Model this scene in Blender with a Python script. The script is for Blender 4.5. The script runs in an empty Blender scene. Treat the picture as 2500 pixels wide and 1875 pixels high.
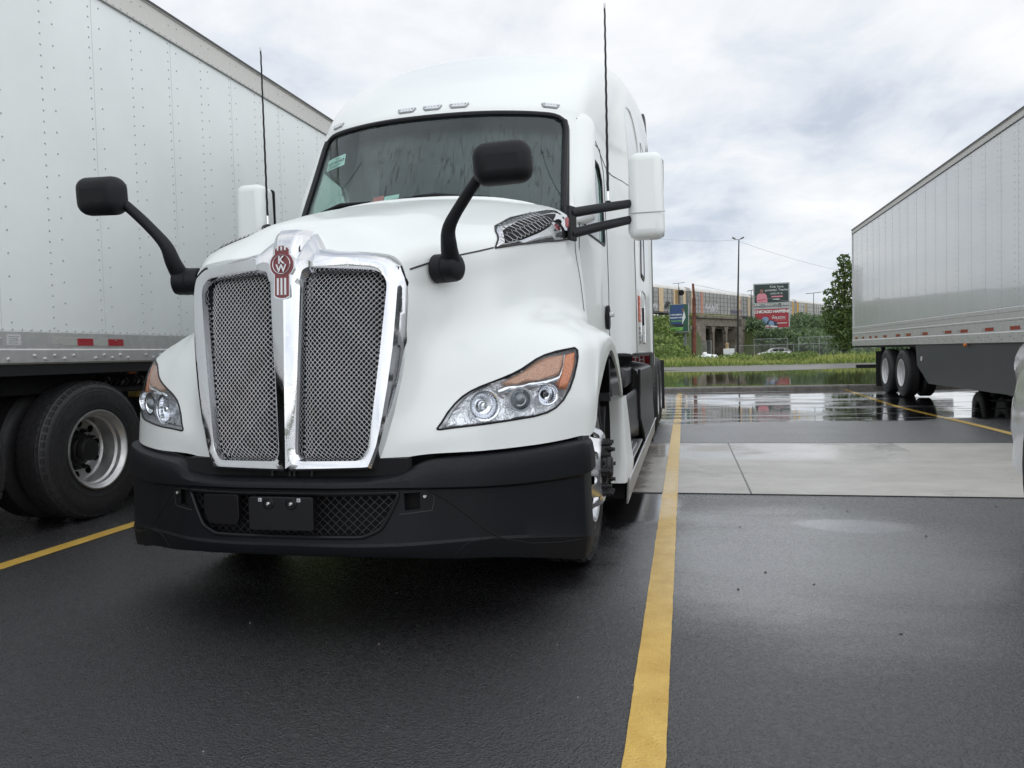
import bpy, bmesh, math, random
import numpy as np
from mathutils import Vector, Matrix
from mathutils.bvhtree import BVHTree
R = math.radians
sc = bpy.context.scene
col = sc.collection
random.seed(7); rng = np.random.default_rng(7)

# ---------------------------------------------------------------- camera
cd = bpy.data.cameras.new('camera'); cam = bpy.data.objects.new('camera', cd); col.objects.link(cam)
right = Vector((0.9752928, 0.21936218, -0.0261569)); up = Vector((0.01691036, 0.04392442, 0.99889173))
fwd = Vector((-0.22026799, 0.97465424, -0.03912967))
m = Matrix((right, up, -fwd)).transposed().to_4x4(); m.translation = (0, 0, 1.15)
cam.matrix_world = m
cd.sensor_width = 36; cd.lens = 27; cd.clip_start = .05; cd.clip_end = 6000
sc.camera = cam
sc.view_settings.view_transform = 'Standard'; sc.view_settings.look = 'None'
sc.view_settings.exposure = 0.12; sc.view_settings.gamma = 1.0; sc.view_settings.use_curve_mapping = False
sc.cycles.max_bounces = 10; sc.cycles.glossy_bounces = 5; sc.cycles.transparent_max_bounces = 16
sc.cycles.use_denoising = True

# ---------------------------------------------------------------- sky and sun (overcast)
SUN_EL, SUN_ROT = R(36), R(142)
world = bpy.data.worlds.new('World'); sc.world = world; world.use_nodes = True
nt = world.node_tree; N = nt.nodes; L = nt.links; N.clear()
out = N.new('ShaderNodeOutputWorld'); bg = N.new('ShaderNodeBackground'); L.new(bg.outputs[0], out.inputs[0])
sky = N.new('ShaderNodeTexSky'); sky.sky_type = 'NISHITA'; sky.sun_disc = False
sky.sun_elevation = SUN_EL; sky.sun_rotation = SUN_ROT
tc = N.new('ShaderNodeTexCoord')
sep = N.new('ShaderNodeSeparateXYZ'); L.new(tc.outputs['Generated'], sep.inputs[0])
def M_(op, a, b=None, c=None):
    n = N.new('ShaderNodeMath'); n.operation = op
    for i, v in enumerate((a, b, c)):
        if v is None: continue
        if isinstance(v, (int, float)): n.inputs[i].default_value = v
        else: L.new(v, n.inputs[i])
    return n.outputs[0]
# project the direction on a cloud deck so that clouds flatten towards the horizon
zz = M_('ADD', M_('MAXIMUM', sep.outputs[2], 0.0), 0.34)
dx = M_('DIVIDE', sep.outputs[0], zz); dy = M_('DIVIDE', sep.outputs[1], zz)
cmb = N.new('ShaderNodeCombineXYZ'); L.new(dx, cmb.inputs[0]); L.new(dy, cmb.inputs[1])
def wnoise(scale, detail, rough, dist, off):
    mp = N.new('ShaderNodeMapping'); mp.inputs['Location'].default_value = off; L.new(cmb.outputs[0], mp.inputs[0])
    n = N.new('ShaderNodeTexNoise'); n.inputs['Scale'].default_value = scale; n.inputs['Detail'].default_value = detail
    n.inputs['Roughness'].default_value = rough; n.inputs['Distortion'].default_value = dist
    L.new(mp.outputs[0], n.inputs['Vector']); return n.outputs[0]
n1 = wnoise(1.5, 7, .55, .6, (1.3, 4.7, 0)); n2 = wnoise(4.6, 6, .58, .5, (7, 2, 0))
cl = M_('ADD', M_('MULTIPLY', n1, .7), M_('MULTIPLY', n2, .3))
rp = N.new('ShaderNodeValToRGB'); L.new(cl, rp.inputs[0])
e = rp.color_ramp.elements
e[0].position = .37; e[0].color = (.56, .615, .71, 1)
e[1].position = .60; e[1].color = (.97, .975, .985, 1)
k = e.new(.44); k.color = (.72, .765, .835, 1)
k = e.new(.51); k.color = (.85, .875, .91, 1)
# overcast sky: brighter overhead and on the sun's side than low in the north
el = M_('MAXIMUM', sep.outputs[2], 0.0)
gain = M_('ADD', 1.0, M_('MULTIPLY', M_('SUBTRACT', M_('MAXIMUM', el, .45), .45), .12))
back = M_('MULTIPLY', M_('MAXIMUM', M_('SUBTRACT', M_('ADD', M_('MULTIPLY', sep.outputs[1], -.75), M_('MULTIPLY', sep.outputs[0], .66)), .1), 0.0), 0.75)
gain = M_('ADD', gain, back)
mixc = N.new('ShaderNodeMixRGB'); mixc.blend_type = 'MIX'; mixc.inputs[0].default_value = .93
skm = N.new('ShaderNodeMixRGB'); skm.blend_type = 'MULTIPLY'; skm.inputs[0].default_value = 1
L.new(sky.outputs[0], skm.inputs[1]); skm.inputs[2].default_value = (.1, .1, .1, 1)
L.new(skm.outputs[0], mixc.inputs[1]); L.new(rp.outputs[0], mixc.inputs[2])
fin = N.new('ShaderNodeVectorMath'); fin.operation = 'SCALE'
L.new(mixc.outputs[0], fin.inputs[0]); L.new(gain, fin.inputs['Scale'])
L.new(fin.outputs[0], bg.inputs[0]); bg.inputs[1].default_value = 1.0
sl = bpy.data.lights.new('sun', 'SUN'); sl.energy = .75; sl.angle = R(175); sl.color = (1, .97, .93)
so = bpy.data.objects.new('sun', sl); col.objects.link(so)
so.rotation_euler = (R(90) - SUN_EL, 0, R(38)); so.location = (0, -10, 30)

# ---------------------------------------------------------------- materials
MATS = {}
def mat(name, color, rough=.5, metal=0., spec=.5, coat=0., coat_rough=.03, noise=None, bump=None, rough_noise=None, ior=None, alpha=None, emit=None):
    """noise=(scale, amount, detail); bump=(scale, strength, distance); rough_noise=(scale, lo, hi)"""
    if name in MATS: return MATS[name]
    mt = bpy.data.materials.new(name); mt.use_nodes = True; t = mt.node_tree
    b = t.nodes['Principled BSDF']
    b.inputs['Base Color'].default_value = (*color, 1); b.inputs['Roughness'].default_value = rough
    b.inputs['Metallic'].default_value = metal; b.inputs['Specular IOR Level'].default_value = spec
    b.inputs['Coat Weight'].default_value = coat; b.inputs['Coat Roughness'].default_value = coat_rough
    if ior: b.inputs['IOR'].default_value = ior
    if emit: b.inputs['Emission Color'].default_value = (*emit[0], 1); b.inputs['Emission Strength'].default_value = emit[1]
    if noise or bump or rough_noise:
        co = t.nodes.new('ShaderNodeTexCoord').outputs['Object']
    def nz(scale, detail=6, rr=.6):
        n = t.nodes.new('ShaderNodeTexNoise'); n.inputs['Scale'].default_value = scale
        n.inputs['Detail'].default_value = detail; n.inputs['Roughness'].default_value = rr
        t.links.new(co, n.inputs['Vector']); return n.outputs[0]
    if noise:
        s, a = noise[:2]; r = t.nodes.new('ShaderNodeValToRGB'); t.links.new(nz(s, *(noise[2:])), r.inputs[0])
        r.color_ramp.elements[0].position = .3; r.color_ramp.elements[1].position = .7
        r.color_ramp.elements[0].color = (*[c * (1 - a) for c in color], 1); r.color_ramp.elements[1].color = (*[min(1, c * (1 + a)) for c in color], 1)
        t.links.new(r.outputs[0], b.inputs['Base Color'])
    if rough_noise:
        s, lo, hi = rough_noise; r = t.nodes.new('ShaderNodeMapRange'); t.links.new(nz(s), r.inputs[0])
        r.inputs[1].default_value = .35; r.inputs[2].default_value = .65; r.inputs[3].default_value = lo; r.inputs[4].default_value = hi
        t.links.new(r.outputs[0], b.inputs['Roughness'])
    if bump:
        s, st, d = bump; bn = t.nodes.new('ShaderNodeBump'); bn.inputs['Strength'].default_value = st; bn.inputs['Distance'].default_value = d
        t.links.new(nz(s, 4), bn.inputs['Height']); t.links.new(bn.outputs[0], b.inputs['Normal'])
    MATS[name] = mt
    return mt

def droplets(mt, scale=140, strength=.35, amount=.45, mask_up=True, coat=False):
    """rain drops standing on a surface: a bump of small voronoi beads, more of them where the surface faces up"""
    t = mt.node_tree; b = t.nodes['Principled BSDF']; nd = t.nodes; lk = t.links
    co = nd.new('ShaderNodeTexCoord').outputs['Object']
    v = nd.new('ShaderNodeTexVoronoi'); v.inputs['Scale'].default_value = scale; lk.new(co, v.inputs['Vector'])
    r = nd.new('ShaderNodeMapRange'); lk.new(v.outputs['Distance'], r.inputs[0])
    r.inputs[1].default_value = .0; r.inputs[2].default_value = .42; r.inputs[3].default_value = 1; r.inputs[4].default_value = 0
    n = nd.new('ShaderNodeTexNoise'); n.inputs['Scale'].default_value = scale * .23; lk.new(co, n.inputs['Vector'])
    r2 = nd.new('ShaderNodeMapRange'); lk.new(n.outputs[0], r2.inputs[0]); r2.inputs[1].default_value = .62 - amount * .35; r2.inputs[2].default_value = .68 - amount * .3
    mu = nd.new('ShaderNodeMath'); mu.operation = 'MULTIPLY'; lk.new(r.outputs[0], mu.inputs[0]); lk.new(r2.outputs[0], mu.inputs[1])
    o = mu.outputs[0]
    if mask_up:
        g = nd.new('ShaderNodeNewGeometry'); s = nd.new('ShaderNodeSeparateXYZ'); lk.new(g.outputs['Normal'], s.inputs[0])
        r3 = nd.new('ShaderNodeMapRange'); lk.new(s.outputs[2], r3.inputs[0]); r3.inputs[1].default_value = .15; r3.inputs[2].default_value = .6
        r3.inputs[3].default_value = .04
        m2 = nd.new('ShaderNodeMath'); m2.operation = 'MULTIPLY'; lk.new(o, m2.inputs[0]); lk.new(r3.outputs[0], m2.inputs[1]); o = m2.outputs[0]
    bn = nd.new('ShaderNodeBump'); bn.inputs['Strength'].default_value = strength; bn.inputs['Distance'].default_value = .004
    lk.new(o, bn.inputs['Height']); lk.new(bn.outputs[0], b.inputs['Normal'])
    if coat: lk.new(bn.outputs[0], b.inputs['Coat Normal'])
    return mt

WHITE = droplets(mat('white_paint', (.785, .815, .80), .33, coat=.38, coat_rough=.05), 130, .2, .6)
PAINT_PLAIN = mat('white_paint_plain', (.66, .69, .68), .3, coat=.6)
CHROME = droplets(mat('chrome', (.64, .65, .67), .06, 1.), 190, .04, .35, False)
CHROME_PLAIN = mat('chrome_plain', (.80, .81, .83), .08, 1.)
ALU = mat('brushed_aluminium', (.55, .56, .57), .32, 1., noise=(40, .12))
BLACK = droplets(mat('black_plastic', (.006, .007, .009), .52, spec=.27, noise=(160, .35)), 120, .6, .5)
BLACK_SMOOTH = droplets(mat('black_plastic_smooth', (.007, .007, .009), .40, spec=.3), 130, .5, .5)
RUBBER = mat('rubber', (.024, .024, .026), .55, noise=(30, .3), bump=(60, .15, .002))
DARK = mat('dark_underside', (.006, .006, .007), .8)
STEEL = mat('painted_steel_dark', (.03, .03, .033), .5, noise=(8, .4))

# ---------------------------------------------------------------- mesh helpers
class MB:
    def __init__(s): s.v = []; s.f = []
    def add(s, vs, fs):
        o = len(s.v); s.v += [tuple(map(float, p)) for p in vs]; s.f += [tuple(i + o for i in f) for f in fs]; return s
    def box(s, c, d, rot=None):
        hx, hy, hz = (q / 2 for q in d)
        vs = [Vector((x * hx, y * hy, z * hz)) for x in (-1, 1) for y in (-1, 1) for z in (-1, 1)]
        if rot is not None: vs = [rot @ p for p in vs]
        vs = [p + Vector(c) for p in vs]
        return s.add(vs, [(0, 1, 3, 2), (4, 6, 7, 5), (0, 4, 5, 1), (2, 3, 7, 6), (0, 2, 6, 4), (1, 5, 7, 3)])
    def bbox(s, lo, hi):
        return s.box([(a + b) / 2 for a, b in zip(lo, hi)], [abs(b - a) for a, b in zip(lo, hi)])
    def tube(s, pts, r, n=8, cap=True, up=None, flat=1.0):
        pts = [Vector(p) for p in pts]; rs = r if isinstance(r, (list, tuple)) else [r] * len(pts)
        vs = []; prev = None
        for i, p in enumerate(pts):
            d = (pts[min(i + 1, len(pts) - 1)] - pts[max(i - 1, 0)])
            if d.length < 1e-9: d = Vector((0, 0, 1))
            d.normalize()
            u = Vector(up) if up else (prev if prev else (Vector((0, 0, 1)) if abs(d.z) < .9 else Vector((1, 0, 0))))
            a = u - d * u.dot(d)
            if a.length < 1e-5: a = d.orthogonal()
            a.normalize(); prev = a; b = d.cross(a)
            for k in range(n):
                t = 2 * math.pi * k / n + (math.pi / 4 if n == 4 else 0)
                vs.append(p + a * math.cos(t) * rs[i] * flat + b * math.sin(t) * rs[i])
        fs = []
        for i in range(len(pts) - 1):
            for k in range(n):
                fs.append((i * n + k, i * n + (k + 1) % n, (i + 1) * n + (k + 1) % n, (i + 1) * n + k))
        if cap: fs.append(tuple(range(n - 1, -1, -1))); fs.append(tuple(range((len(pts) - 1) * n, len(pts) * n)))
        return s.add(vs, fs)
    def lathe(s, prof, c=(0, 0, 0), axis='X', n=48, sgn=1, arc=None):
        """prof: list of (along, radius)"""
        vs = []; fs = []; np_ = len(prof)
        for k in range(n):
            t = 2 * math.pi * k / n; ct, st = math.cos(t), math.sin(t)
            for (x, r) in prof:
                x *= sgn
                p = (x, r * ct, r * st) if axis == 'X' else ((r * ct, x, r * st) if axis == 'Y' else (r * ct, r * st, x))
                vs.append((p[0] + c[0], p[1] + c[1], p[2] + c[2]))
        for k in range(n):
            k2 = (k + 1) % n
            for i in range(np_ - 1):
                fs.append((k * np_ + i, k * np_ + i + 1, k2 * np_ + i + 1, k2 * np_ + i))
        return s.add(vs, fs)
    def prism(s, poly, d, place):
        """poly (x,y) list; place(x,y,z)->3d ; extruded z from d[0] to d[1]"""
        n = len(poly)
        vs = [place(x, y, d[0]) for x, y in poly] + [place(x, y, d[1]) for x, y in poly]
        fs = [tuple(range(n - 1, -1, -1)), tuple(range(n, 2 * n))] + [(i, (i + 1) % n, (i + 1) % n + n, i + n) for i in range(n)]
        return s.add(vs, fs)
    def grid(s, P, skip=None, close=False):
        r, c = P.shape[:2]; fs = []
        for i in range(r - 1):
            for j in range(c - 1):
                if skip and skip(i, j): continue
                fs.append((i * c + j, i * c + j + 1, (i + 1) * c + j + 1, (i + 1) * c + j))
            if close: fs.append((i * c + c - 1, i * c, (i + 1) * c, (i + 1) * c + c - 1))
        return s.add(P.reshape(-1, 3).tolist(), fs)
    def build(s, name, material, parent=None, smooth=40, bevel=None, fix=True):
        me = bpy.data.meshes.new(name); me.from_pydata(s.v, [], s.f); me.update()
        if fix:
            bm = bmesh.new(); bm.from_mesh(me)
            bmesh.ops.remove_doubles(bm, verts=bm.verts, dist=1e-5)
            bmesh.ops.recalc_face_normals(bm, faces=bm.faces); bm.to_mesh(me); bm.free()
        if smooth:
            for p in me.polygons: p.use_smooth = True
            me.set_sharp_from_angle(angle=R(smooth))
        for mm in (material if isinstance(material, (list, tuple)) else [material]): me.materials.append(mm)
        o = bpy.data.objects.new(name, me); col.objects.link(o)
        if parent is not None: o.parent = parent
        if bevel:
            mo = o.modifiers.new('b', 'BEVEL'); mo.width = bevel; mo.segments = 2; mo.limit_method = 'ANGLE'; mo.harden_normals = False
        return o
def tag(o, label=None, cat=None, group=None, kind=None):
    if label: o['label'] = label
    if cat: o['category'] = cat
    if group: o['group'] = group
    if kind: o['kind'] = kind
    return o
def empty(name, loc, rz=0.):
    o = bpy.data.objects.new(name, None); col.objects.link(o); o.location = loc; o.rotation_euler = (0, 0, rz)
    o.empty_display_size = .1; return o
def kids(o): return [c for c in bpy.data.objects if c.parent == o]
def copy_tree(o, parent=None):
    c = o.copy(); col.objects.link(c)
    if parent is not None: c.parent = parent
    for ch in kids(o): copy_tree(ch, c)
    return c
def cr(P, s):
    """Catmull-Rom along axis 0"""
    P = np.asarray(P, float); Q = np.concatenate([[2 * P[0] - P[1]], P, [2 * P[-1] - P[-2]]]); o = []
    for i in range(len(P) - 1):
        a, b, c, d = Q[i:i + 4]
        for t in np.arange(s) / s:
            o.append(.5 * ((2 * b) + (c - a) * t + (2 * a - 5 * b + 4 * c - d) * t * t + (3 * b - a - 3 * c + d) * t ** 3))
    o.append(P[-1]); return np.array(o)
def surf(P, su, sv):
    P = cr(P, su); return np.swapaxes(cr(np.swapaxes(P, 0, 1), sv), 0, 1)
def mirror_cols(P):
    Q = P[:, 1:][:, ::-1].copy(); Q[..., 0] *= -1; return np.concatenate([Q, P], axis=1)
def apply_mods(o):
    dg = bpy.context.evaluated_depsgraph_get(); me = bpy.data.meshes.new_from_object(o.evaluated_get(dg), depsgraph=dg)
    old = o.data; o.modifiers.clear(); o.data = me; me.name = old.name; return o
def cut(o, cutters, solid=None):
    if solid:
        mo = o.modifiers.new('s', 'SOLIDIFY'); mo.thickness = solid; mo.offset = -1
    for c in cutters:
        mo = o.modifiers.new('c', 'BOOLEAN'); mo.operation = 'DIFFERENCE'; mo.object = c; mo.solver = 'EXACT'
    bpy.context.view_layer.update()
    for c in cutters: c.matrix_world = o.matrix_world
    bpy.context.view_layer.update(); apply_mods(o)
    for c in cutters: bpy.data.objects.remove(c)
    return o
def rounded(poly, r, n=5):
    """round the corners of a polygon (2-d)"""
    o = []; m_ = len(poly)
    for i in range(m_):
        p0, p1, p2 = (Vector((*poly[(i + k) % m_], 0)) for k in (-1, 0, 1))
        a = (p0 - p1); b = (p2 - p1); rr = min(r if not isinstance(r, (list, tuple)) else r[i], a.length * .45, b.length * .45)
        s0 = p1 + a.normalized() * rr; s2 = p1 + b.normalized() * rr
        for k in range(n + 1):
            t = k / n; q = s0 * (1 - t) ** 2 + p1 * 2 * t * (1 - t) + s2 * t * t; o.append((q.x, q.y))
    return o
def text_mb(body, size, depth, place, spacing=1.0, shear=0., bold=0.):
    """letters from the built-in font as prisms; place(x, y, z) maps the text plane to 3-d; centred"""
    cu = bpy.data.curves.new('t', 'FONT'); cu.body = body; cu.size = size; cu.extrude = depth / 2; cu.align_x = 'CENTER'; cu.align_y = 'CENTER'
    cu.space_character = spacing; cu.shear = shear; cu.offset = bold; cu.resolution_u = 3
    o = bpy.data.objects.new('t', cu); col.objects.link(o); bpy.context.view_layer.update()
    dg = bpy.context.evaluated_depsgraph_get(); me = bpy.data.meshes.new_from_object(o.evaluated_get(dg), depsgraph=dg)
    mb = MB().add([place(v.co.x, v.co.y, v.co.z) for v in me.vertices], [tuple(p.vertices) for p in me.polygons])
    bpy.data.objects.remove(o); bpy.data.curves.remove(cu); bpy.data.meshes.remove(me); return mb

# ================================================================ THE SETTING
def nodes_mat(name):
    mt = bpy.data.materials.new(name); mt.use_nodes = True; MATS[name] = mt
    return mt, mt.node_tree, mt.node_tree.nodes['Principled BSDF']
class NG:
    """small node-graph helper"""
    def __init__(s, t): s.t = t; s.co = t.nodes.new('ShaderNodeTexCoord').outputs['Object']; s.xyz = t.nodes.new('ShaderNodeSeparateXYZ'); t.links.new(s.co, s.xyz.inputs[0])
    def m(s, op, a, b=None, c=None, clamp=False):
        n = s.t.nodes.new('ShaderNodeMath'); n.operation = op; n.use_clamp = clamp
        for i, v in enumerate((a, b, c)):
            if v is None: continue
            if isinstance(v, (int, float)): n.inputs[i].default_value = v
            else: s.t.links.new(v, n.inputs[i])
        return n.outputs[0]
    def noise(s, scale, detail=5, rough=.6, stretch=(1, 1, 1), off=(0, 0, 0), dist=0.):
        mp = s.t.nodes.new('ShaderNodeMapping'); mp.inputs['Scale'].default_value = stretch; mp.inputs['Location'].default_value = off
        s.t.links.new(s.co, mp.inputs[0]); n = s.t.nodes.new('ShaderNodeTexNoise')
        n.inputs['Scale'].default_value = scale; n.inputs['Detail'].default_value = detail; n.inputs['Roughness'].default_value = rough
        n.inputs['Distortion'].default_value = dist; s.t.links.new(mp.outputs[0], n.inputs['Vector']); return n.outputs[0]
    def vor(s, scale, feat='F1', out='Distance'):
        n = s.t.nodes.new('ShaderNodeTexVoronoi'); n.inputs['Scale'].default_value = scale; n.feature = feat
        s.t.links.new(s.co, n.inputs['Vector']); return n.outputs[out]
    def rng(s, v, a, b, c=0., d=1., smooth=False):
        n = s.t.nodes.new('ShaderNodeMapRange'); n.interpolation_type = 'SMOOTHSTEP' if smooth else 'LINEAR'
        s.t.links.new(v, n.inputs[0])
        for i, q in enumerate((a, b, c, d)): n.inputs[i + 1].default_value = q
        return n.outputs[0]
    def ramp(s, v, stops):
        n = s.t.nodes.new('ShaderNodeValToRGB'); s.t.links.new(v, n.inputs[0]); e = n.color_ramp.elements
        for i, (p, c) in enumerate(stops):
            q = e[i] if i < 2 else e.new(p); q.position = p; q.color = (*c, 1)
        return n.outputs[0]
    def mix(s, f, a, b, mode='MIX'):
        n = s.t.nodes.new('ShaderNodeMixRGB'); n.blend_type = mode
        for i, v in enumerate((f, a, b)):
            if isinstance(v, (int, float)): n.inputs[i].default_value = v
            elif isinstance(v, tuple): n.inputs[i].default_value = (*v, 1)
            else: s.t.links.new(v, n.inputs[i])
        return n.outputs[0]
    def bump(s, h, strength, dist, normal=None):
        n = s.t.nodes.new('ShaderNodeBump'); n.inputs['Distance'].default_value = dist
        if isinstance(strength, (int, float)): n.inputs['Strength'].default_value = strength
        else: s.t.links.new(strength, n.inputs['Strength'])
        s.t.links.new(h, n.inputs['Height'])
        if normal: s.t.links.new(normal, n.inputs['Normal'])
        return n.outputs[0]

def wet_ground(g):
    """0 = damp, 1 = standing water; puddles at the far end of the stalls and thin films of water nearer"""
    X, Y = g.xyz.outputs[0], g.xyz.outputs[1]
    band = g.rng(Y, 10.9, 14.2, -.28, .34, True)
    n = g.noise(.7, 6, .62, (.55, 1.1, 1)); n2 = g.noise(.23, 3, .5, off=(3, 9, 0))
    a = g.m('ADD', band, g.m('MULTIPLY', n, 1.25))
    p1 = g.rng(a, .62, .74, 0, 1, True)
    p1 = g.m('MULTIPLY', p1, g.rng(g.noise(.75, 5, .62, (.4, 1.9, 1), (4, 4, 0)), .40, .50, .30, 1))
    def blob(cx, cy, rx, ry, k):
        dx = g.m('DIVIDE', g.m('SUBTRACT', X, cx), rx); dy = g.m('DIVIDE', g.m('SUBTRACT', Y, cy), ry)
        d = g.m('ADD', g.m('MULTIPLY', dx, dx), g.m('MULTIPLY', dy, dy))
        d = g.m('ADD', d, g.m('MULTIPLY', g.m('SUBTRACT', n, .5), 2.2))
        return g.rng(d, .2, 1.2, k, 0, True)
    f = g.m('MAXIMUM', blob(.55, 4.4, 1.3, 1.5, .48), blob(1.0, 5.2, .5, .25, .6))
    f = g.m('MAXIMUM', f, blob(-.35, 6.2, .35, 1.5, .8))
    return g.m('MAXIMUM', p1, f, clamp=True), n2

mt, t, b = nodes_mat('wet_asphalt'); g = NG(t)
W, big = wet_ground(g)
fine = g.noise(230, 3, .7); grit = g.vor(115); grit2 = g.noise(55, 4, .65)
c = g.ramp(g.m('ADD', g.m('MULTIPLY', fine, .6), g.m('MULTIPLY', grit2, .4)), [(.36, (.002, .002, .003)), (.66, (.028, .0275, .031))])
cell = g.t.nodes.new('ShaderNodeTexVoronoi'); cell.inputs['Scale'].default_value = 120; t.links.new(g.co, cell.inputs['Vector'])
cs = t.nodes.new('ShaderNodeSeparateXYZ'); t.links.new(cell.outputs['Color'], cs.inputs[0])
cf = g.rng(cs.outputs[0], 0, 1, .25, 2.1); cv = t.nodes.new('ShaderNodeVectorMath'); cv.operation = 'SCALE'; t.links.new(c, cv.inputs[0]); t.links.new(cf, cv.inputs['Scale']); c = cv.outputs[0]
c = g.mix(g.rng(big, .35, .7, 0, .3), c, (.018, .0175, .019))
spk = g.rng(g.vor(75), .10, .16, 1, 0); spm = g.rng(g.noise(22, 3, .7), .50, .62)
c = g.mix(g.m('MULTIPLY', spk, g.m('MULTIPLY', spm, .35)), c, (.22, .21, .20))
c = g.mix(g.m('MULTIPLY', W, .45), c, (.012, .012, .014))
t.links.new(c, b.inputs['Base Color'])
dry_r = g.rng(g.noise(1.1, 4, .6, off=(5, 1, 0)), .3, .7, .27, .42)
dry_r = g.m('ADD', dry_r, g.m('MULTIPLY', g.m('SUBTRACT', cs.outputs[1], .5), .30), clamp=True)
t.links.new(g.m('ADD', g.m('MULTIPLY', dry_r, g.m('SUBTRACT', 1, W)), g.m('MULTIPLY', W, g.rng(g.noise(.9, 5, .6, (.35, 2.2, 1)), .42, .62, .02, .24))), b.inputs['Roughness'])
h = g.m('ADD', g.m('MULTIPLY', g.rng(grit, 0, .6, 1, 0), .6), g.m('MULTIPLY', fine, .6))
dryk = g.m('POWER', g.m('SUBTRACT', 1, W, clamp=True), 2.)
bn = g.bump(h, g.m('ADD', g.m('MULTIPLY', dryk, .95), .0), .006)
bn = g.bump(g.noise(2.2, 4, .55, (.6, 1.6, 1)), .05, .02, bn)
t.links.new(bn, b.inputs['Normal'])
b.inputs['Specular IOR Level'].default_value = .45
b.inputs['Coat Weight'].default_value = 1.0; b.inputs['Coat IOR'].default_value = 1.68
t.links.new(g.rng(W, 0, 1, .24, .02), b.inputs['Coat Roughness']); t.links.new(bn, b.inputs['Coat Normal'])
ASPH = mt
def lot_z(y): y = min(max(y, -40), 21); return float(-.022 * (1 - math.cos((y - 10.5) / 10.5 * 2 * math.pi)) * (1 if y > 10.5 else 0) + .022 * max(0, (y - 15.75) / 5.25) ** 2)
ysl = [-40, 5.9, 6.2, 9.62, 10.2] + list(np.arange(10.5, 20.95, .25)) + [21.0]
Pl = np.array([[(x, y, lot_z(y)) for x in (-60, -20, 0, 20, 60)] for y in ysl])
Pl[:, :, 2] = np.array([[lot_z(np.clip(y + d, -40, 21)) for d in (0,)] * 5 for y in ysl])
lot = tag(MB().grid(Pl).build('parking_lot', ASPH, smooth=80, fix=False), 'wet black asphalt of the truck parking lot', kind='structure')

mt, t, b = nodes_mat('damp_concrete'); g = NG(t)
W, big = wet_ground(g); X, Y = g.xyz.outputs[0], g.xyz.outputs[1]
n = g.noise(3.2, 8, .7); st = g.noise(1.6, 6, .6, (.35, 1, 1), (2, 0, 0)); broom = g.noise(28, 3, .6, (.25, 6, 1))
c = g.ramp(g.m('ADD', g.m('MULTIPLY', n, .5), g.m('MULTIPLY', st, .5)), [(.33, (.33, .315, .285)), (.66, (.55, .535, .49))])
c = g.mix(g.rng(broom, .4, .65, 0, .14), c, (.22, .205, .18))
damp = g.rng(g.m('ADD', X, g.m('MULTIPLY', n, 1.1)), -.2, .75, 1, 0, True)
c = g.mix(g.m('MULTIPLY', damp, .62), c, (.12, .095, .075))
c = g.mix(g.m('MULTIPLY', g.rng(g.noise(1.3, 7, .75, off=(8, 3, 1)), .58, .66), .45), c, (.17, .15, .13))
spk = g.m('MULTIPLY', g.rng(g.vor(14), .04, .06, 1, 0), g.rng(g.noise(3, 2), .55, .6)); c = g.mix(spk, c, (.03, .03, .03))
t.links.new(c, b.inputs['Base Color'])
wr = g.m('MULTIPLY', g.rng(Y, 7.9, 8.5, 0, 1, True), g.rng(X, 2.3, 2.36, 1, 0))
wr = g.m('MULTIPLY', wr, g.rng(g.noise(.8, 4, .6, off=(1, 1, 4)), .40, .5))
wr = g.m('MAXIMUM', g.m('MULTIPLY', wr, .75), g.m('MULTIPLY', damp, .55))
t.links.new(g.rng(wr, 0, 1, .40, .06), b.inputs['Roughness'])
t.links.new(g.bump(g.m('ADD', g.m('MULTIPLY', broom, .5), g.noise(90, 3, .6)), g.rng(wr, 0, .7, .35, .02), .002), b.inputs['Normal'])
b.inputs['Specular IOR Level'].default_value = .55
CONC = mt
mb = MB(); xs = [-60, -12.1, -8.0, -3.7, .49, 4.75, 9.0, 13.2, 60]
for a, e_ in zip(xs[:-1], xs[1:]): mb.bbox((a + .008, 6.25, -.05), (e_ - .008, 9.6, .004))
tag(mb.build('concrete_strip', CONC, smooth=0), 'pale concrete band crossing the asphalt lot', kind='structure')
seal = mat('joint_sealant', (.012, .012, .012), .5)
tag(MB().bbox((-60, 6.235, -.05), (60, 6.25, .0055)).bbox((-60, 9.6, -.05), (60, 9.615, .0055)).build('concrete_strip_joint', seal, smooth=0), kind='structure')

mt, t, b = nodes_mat('yellow_paint'); g = NG(t)
n = g.noise(120, 4, .75); n2 = g.noise(7, 6, .7)
c = g.ramp(g.m('ADD', g.m('MULTIPLY', n, .35), g.m('MULTIPLY', n2, .65)), [(.35, (.56, .335, .055)), (.65, (.78, .53, .13))])
X, Y = g.xyz.outputs[0], g.xyz.outputs[1]
c = g.mix(g.m('MULTIPLY', g.m('MULTIPLY', g.rng(Y, 5.5, 7.2, 0, 1, True), g.rng(Y, 10.5, 12.5, 1, 0, True)), .30), c, (.80, .66, .36))
wear = g.m('MULTIPLY', g.rng(g.noise(75, 5, .8), .63, .69), g.rng(n2, .35, .6, .15, .9))
c = g.mix(wear, c, (.05, .045, .035)); t.links.new(c, b.inputs['Base Color'])
W, big = wet_ground(g)
t.links.new(g.rng(W, 0, 1, .36, .05), b.inputs['Roughness'])
t.links.new(g.bump(g.m('ADD', g.m('MULTIPLY', n, 1.), g.rng(g.vor(95), 0, .6, 1, 0)), g.rng(W, 0, 1, .5, .02), .003), b.inputs['Normal'])
YEL = mt
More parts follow.
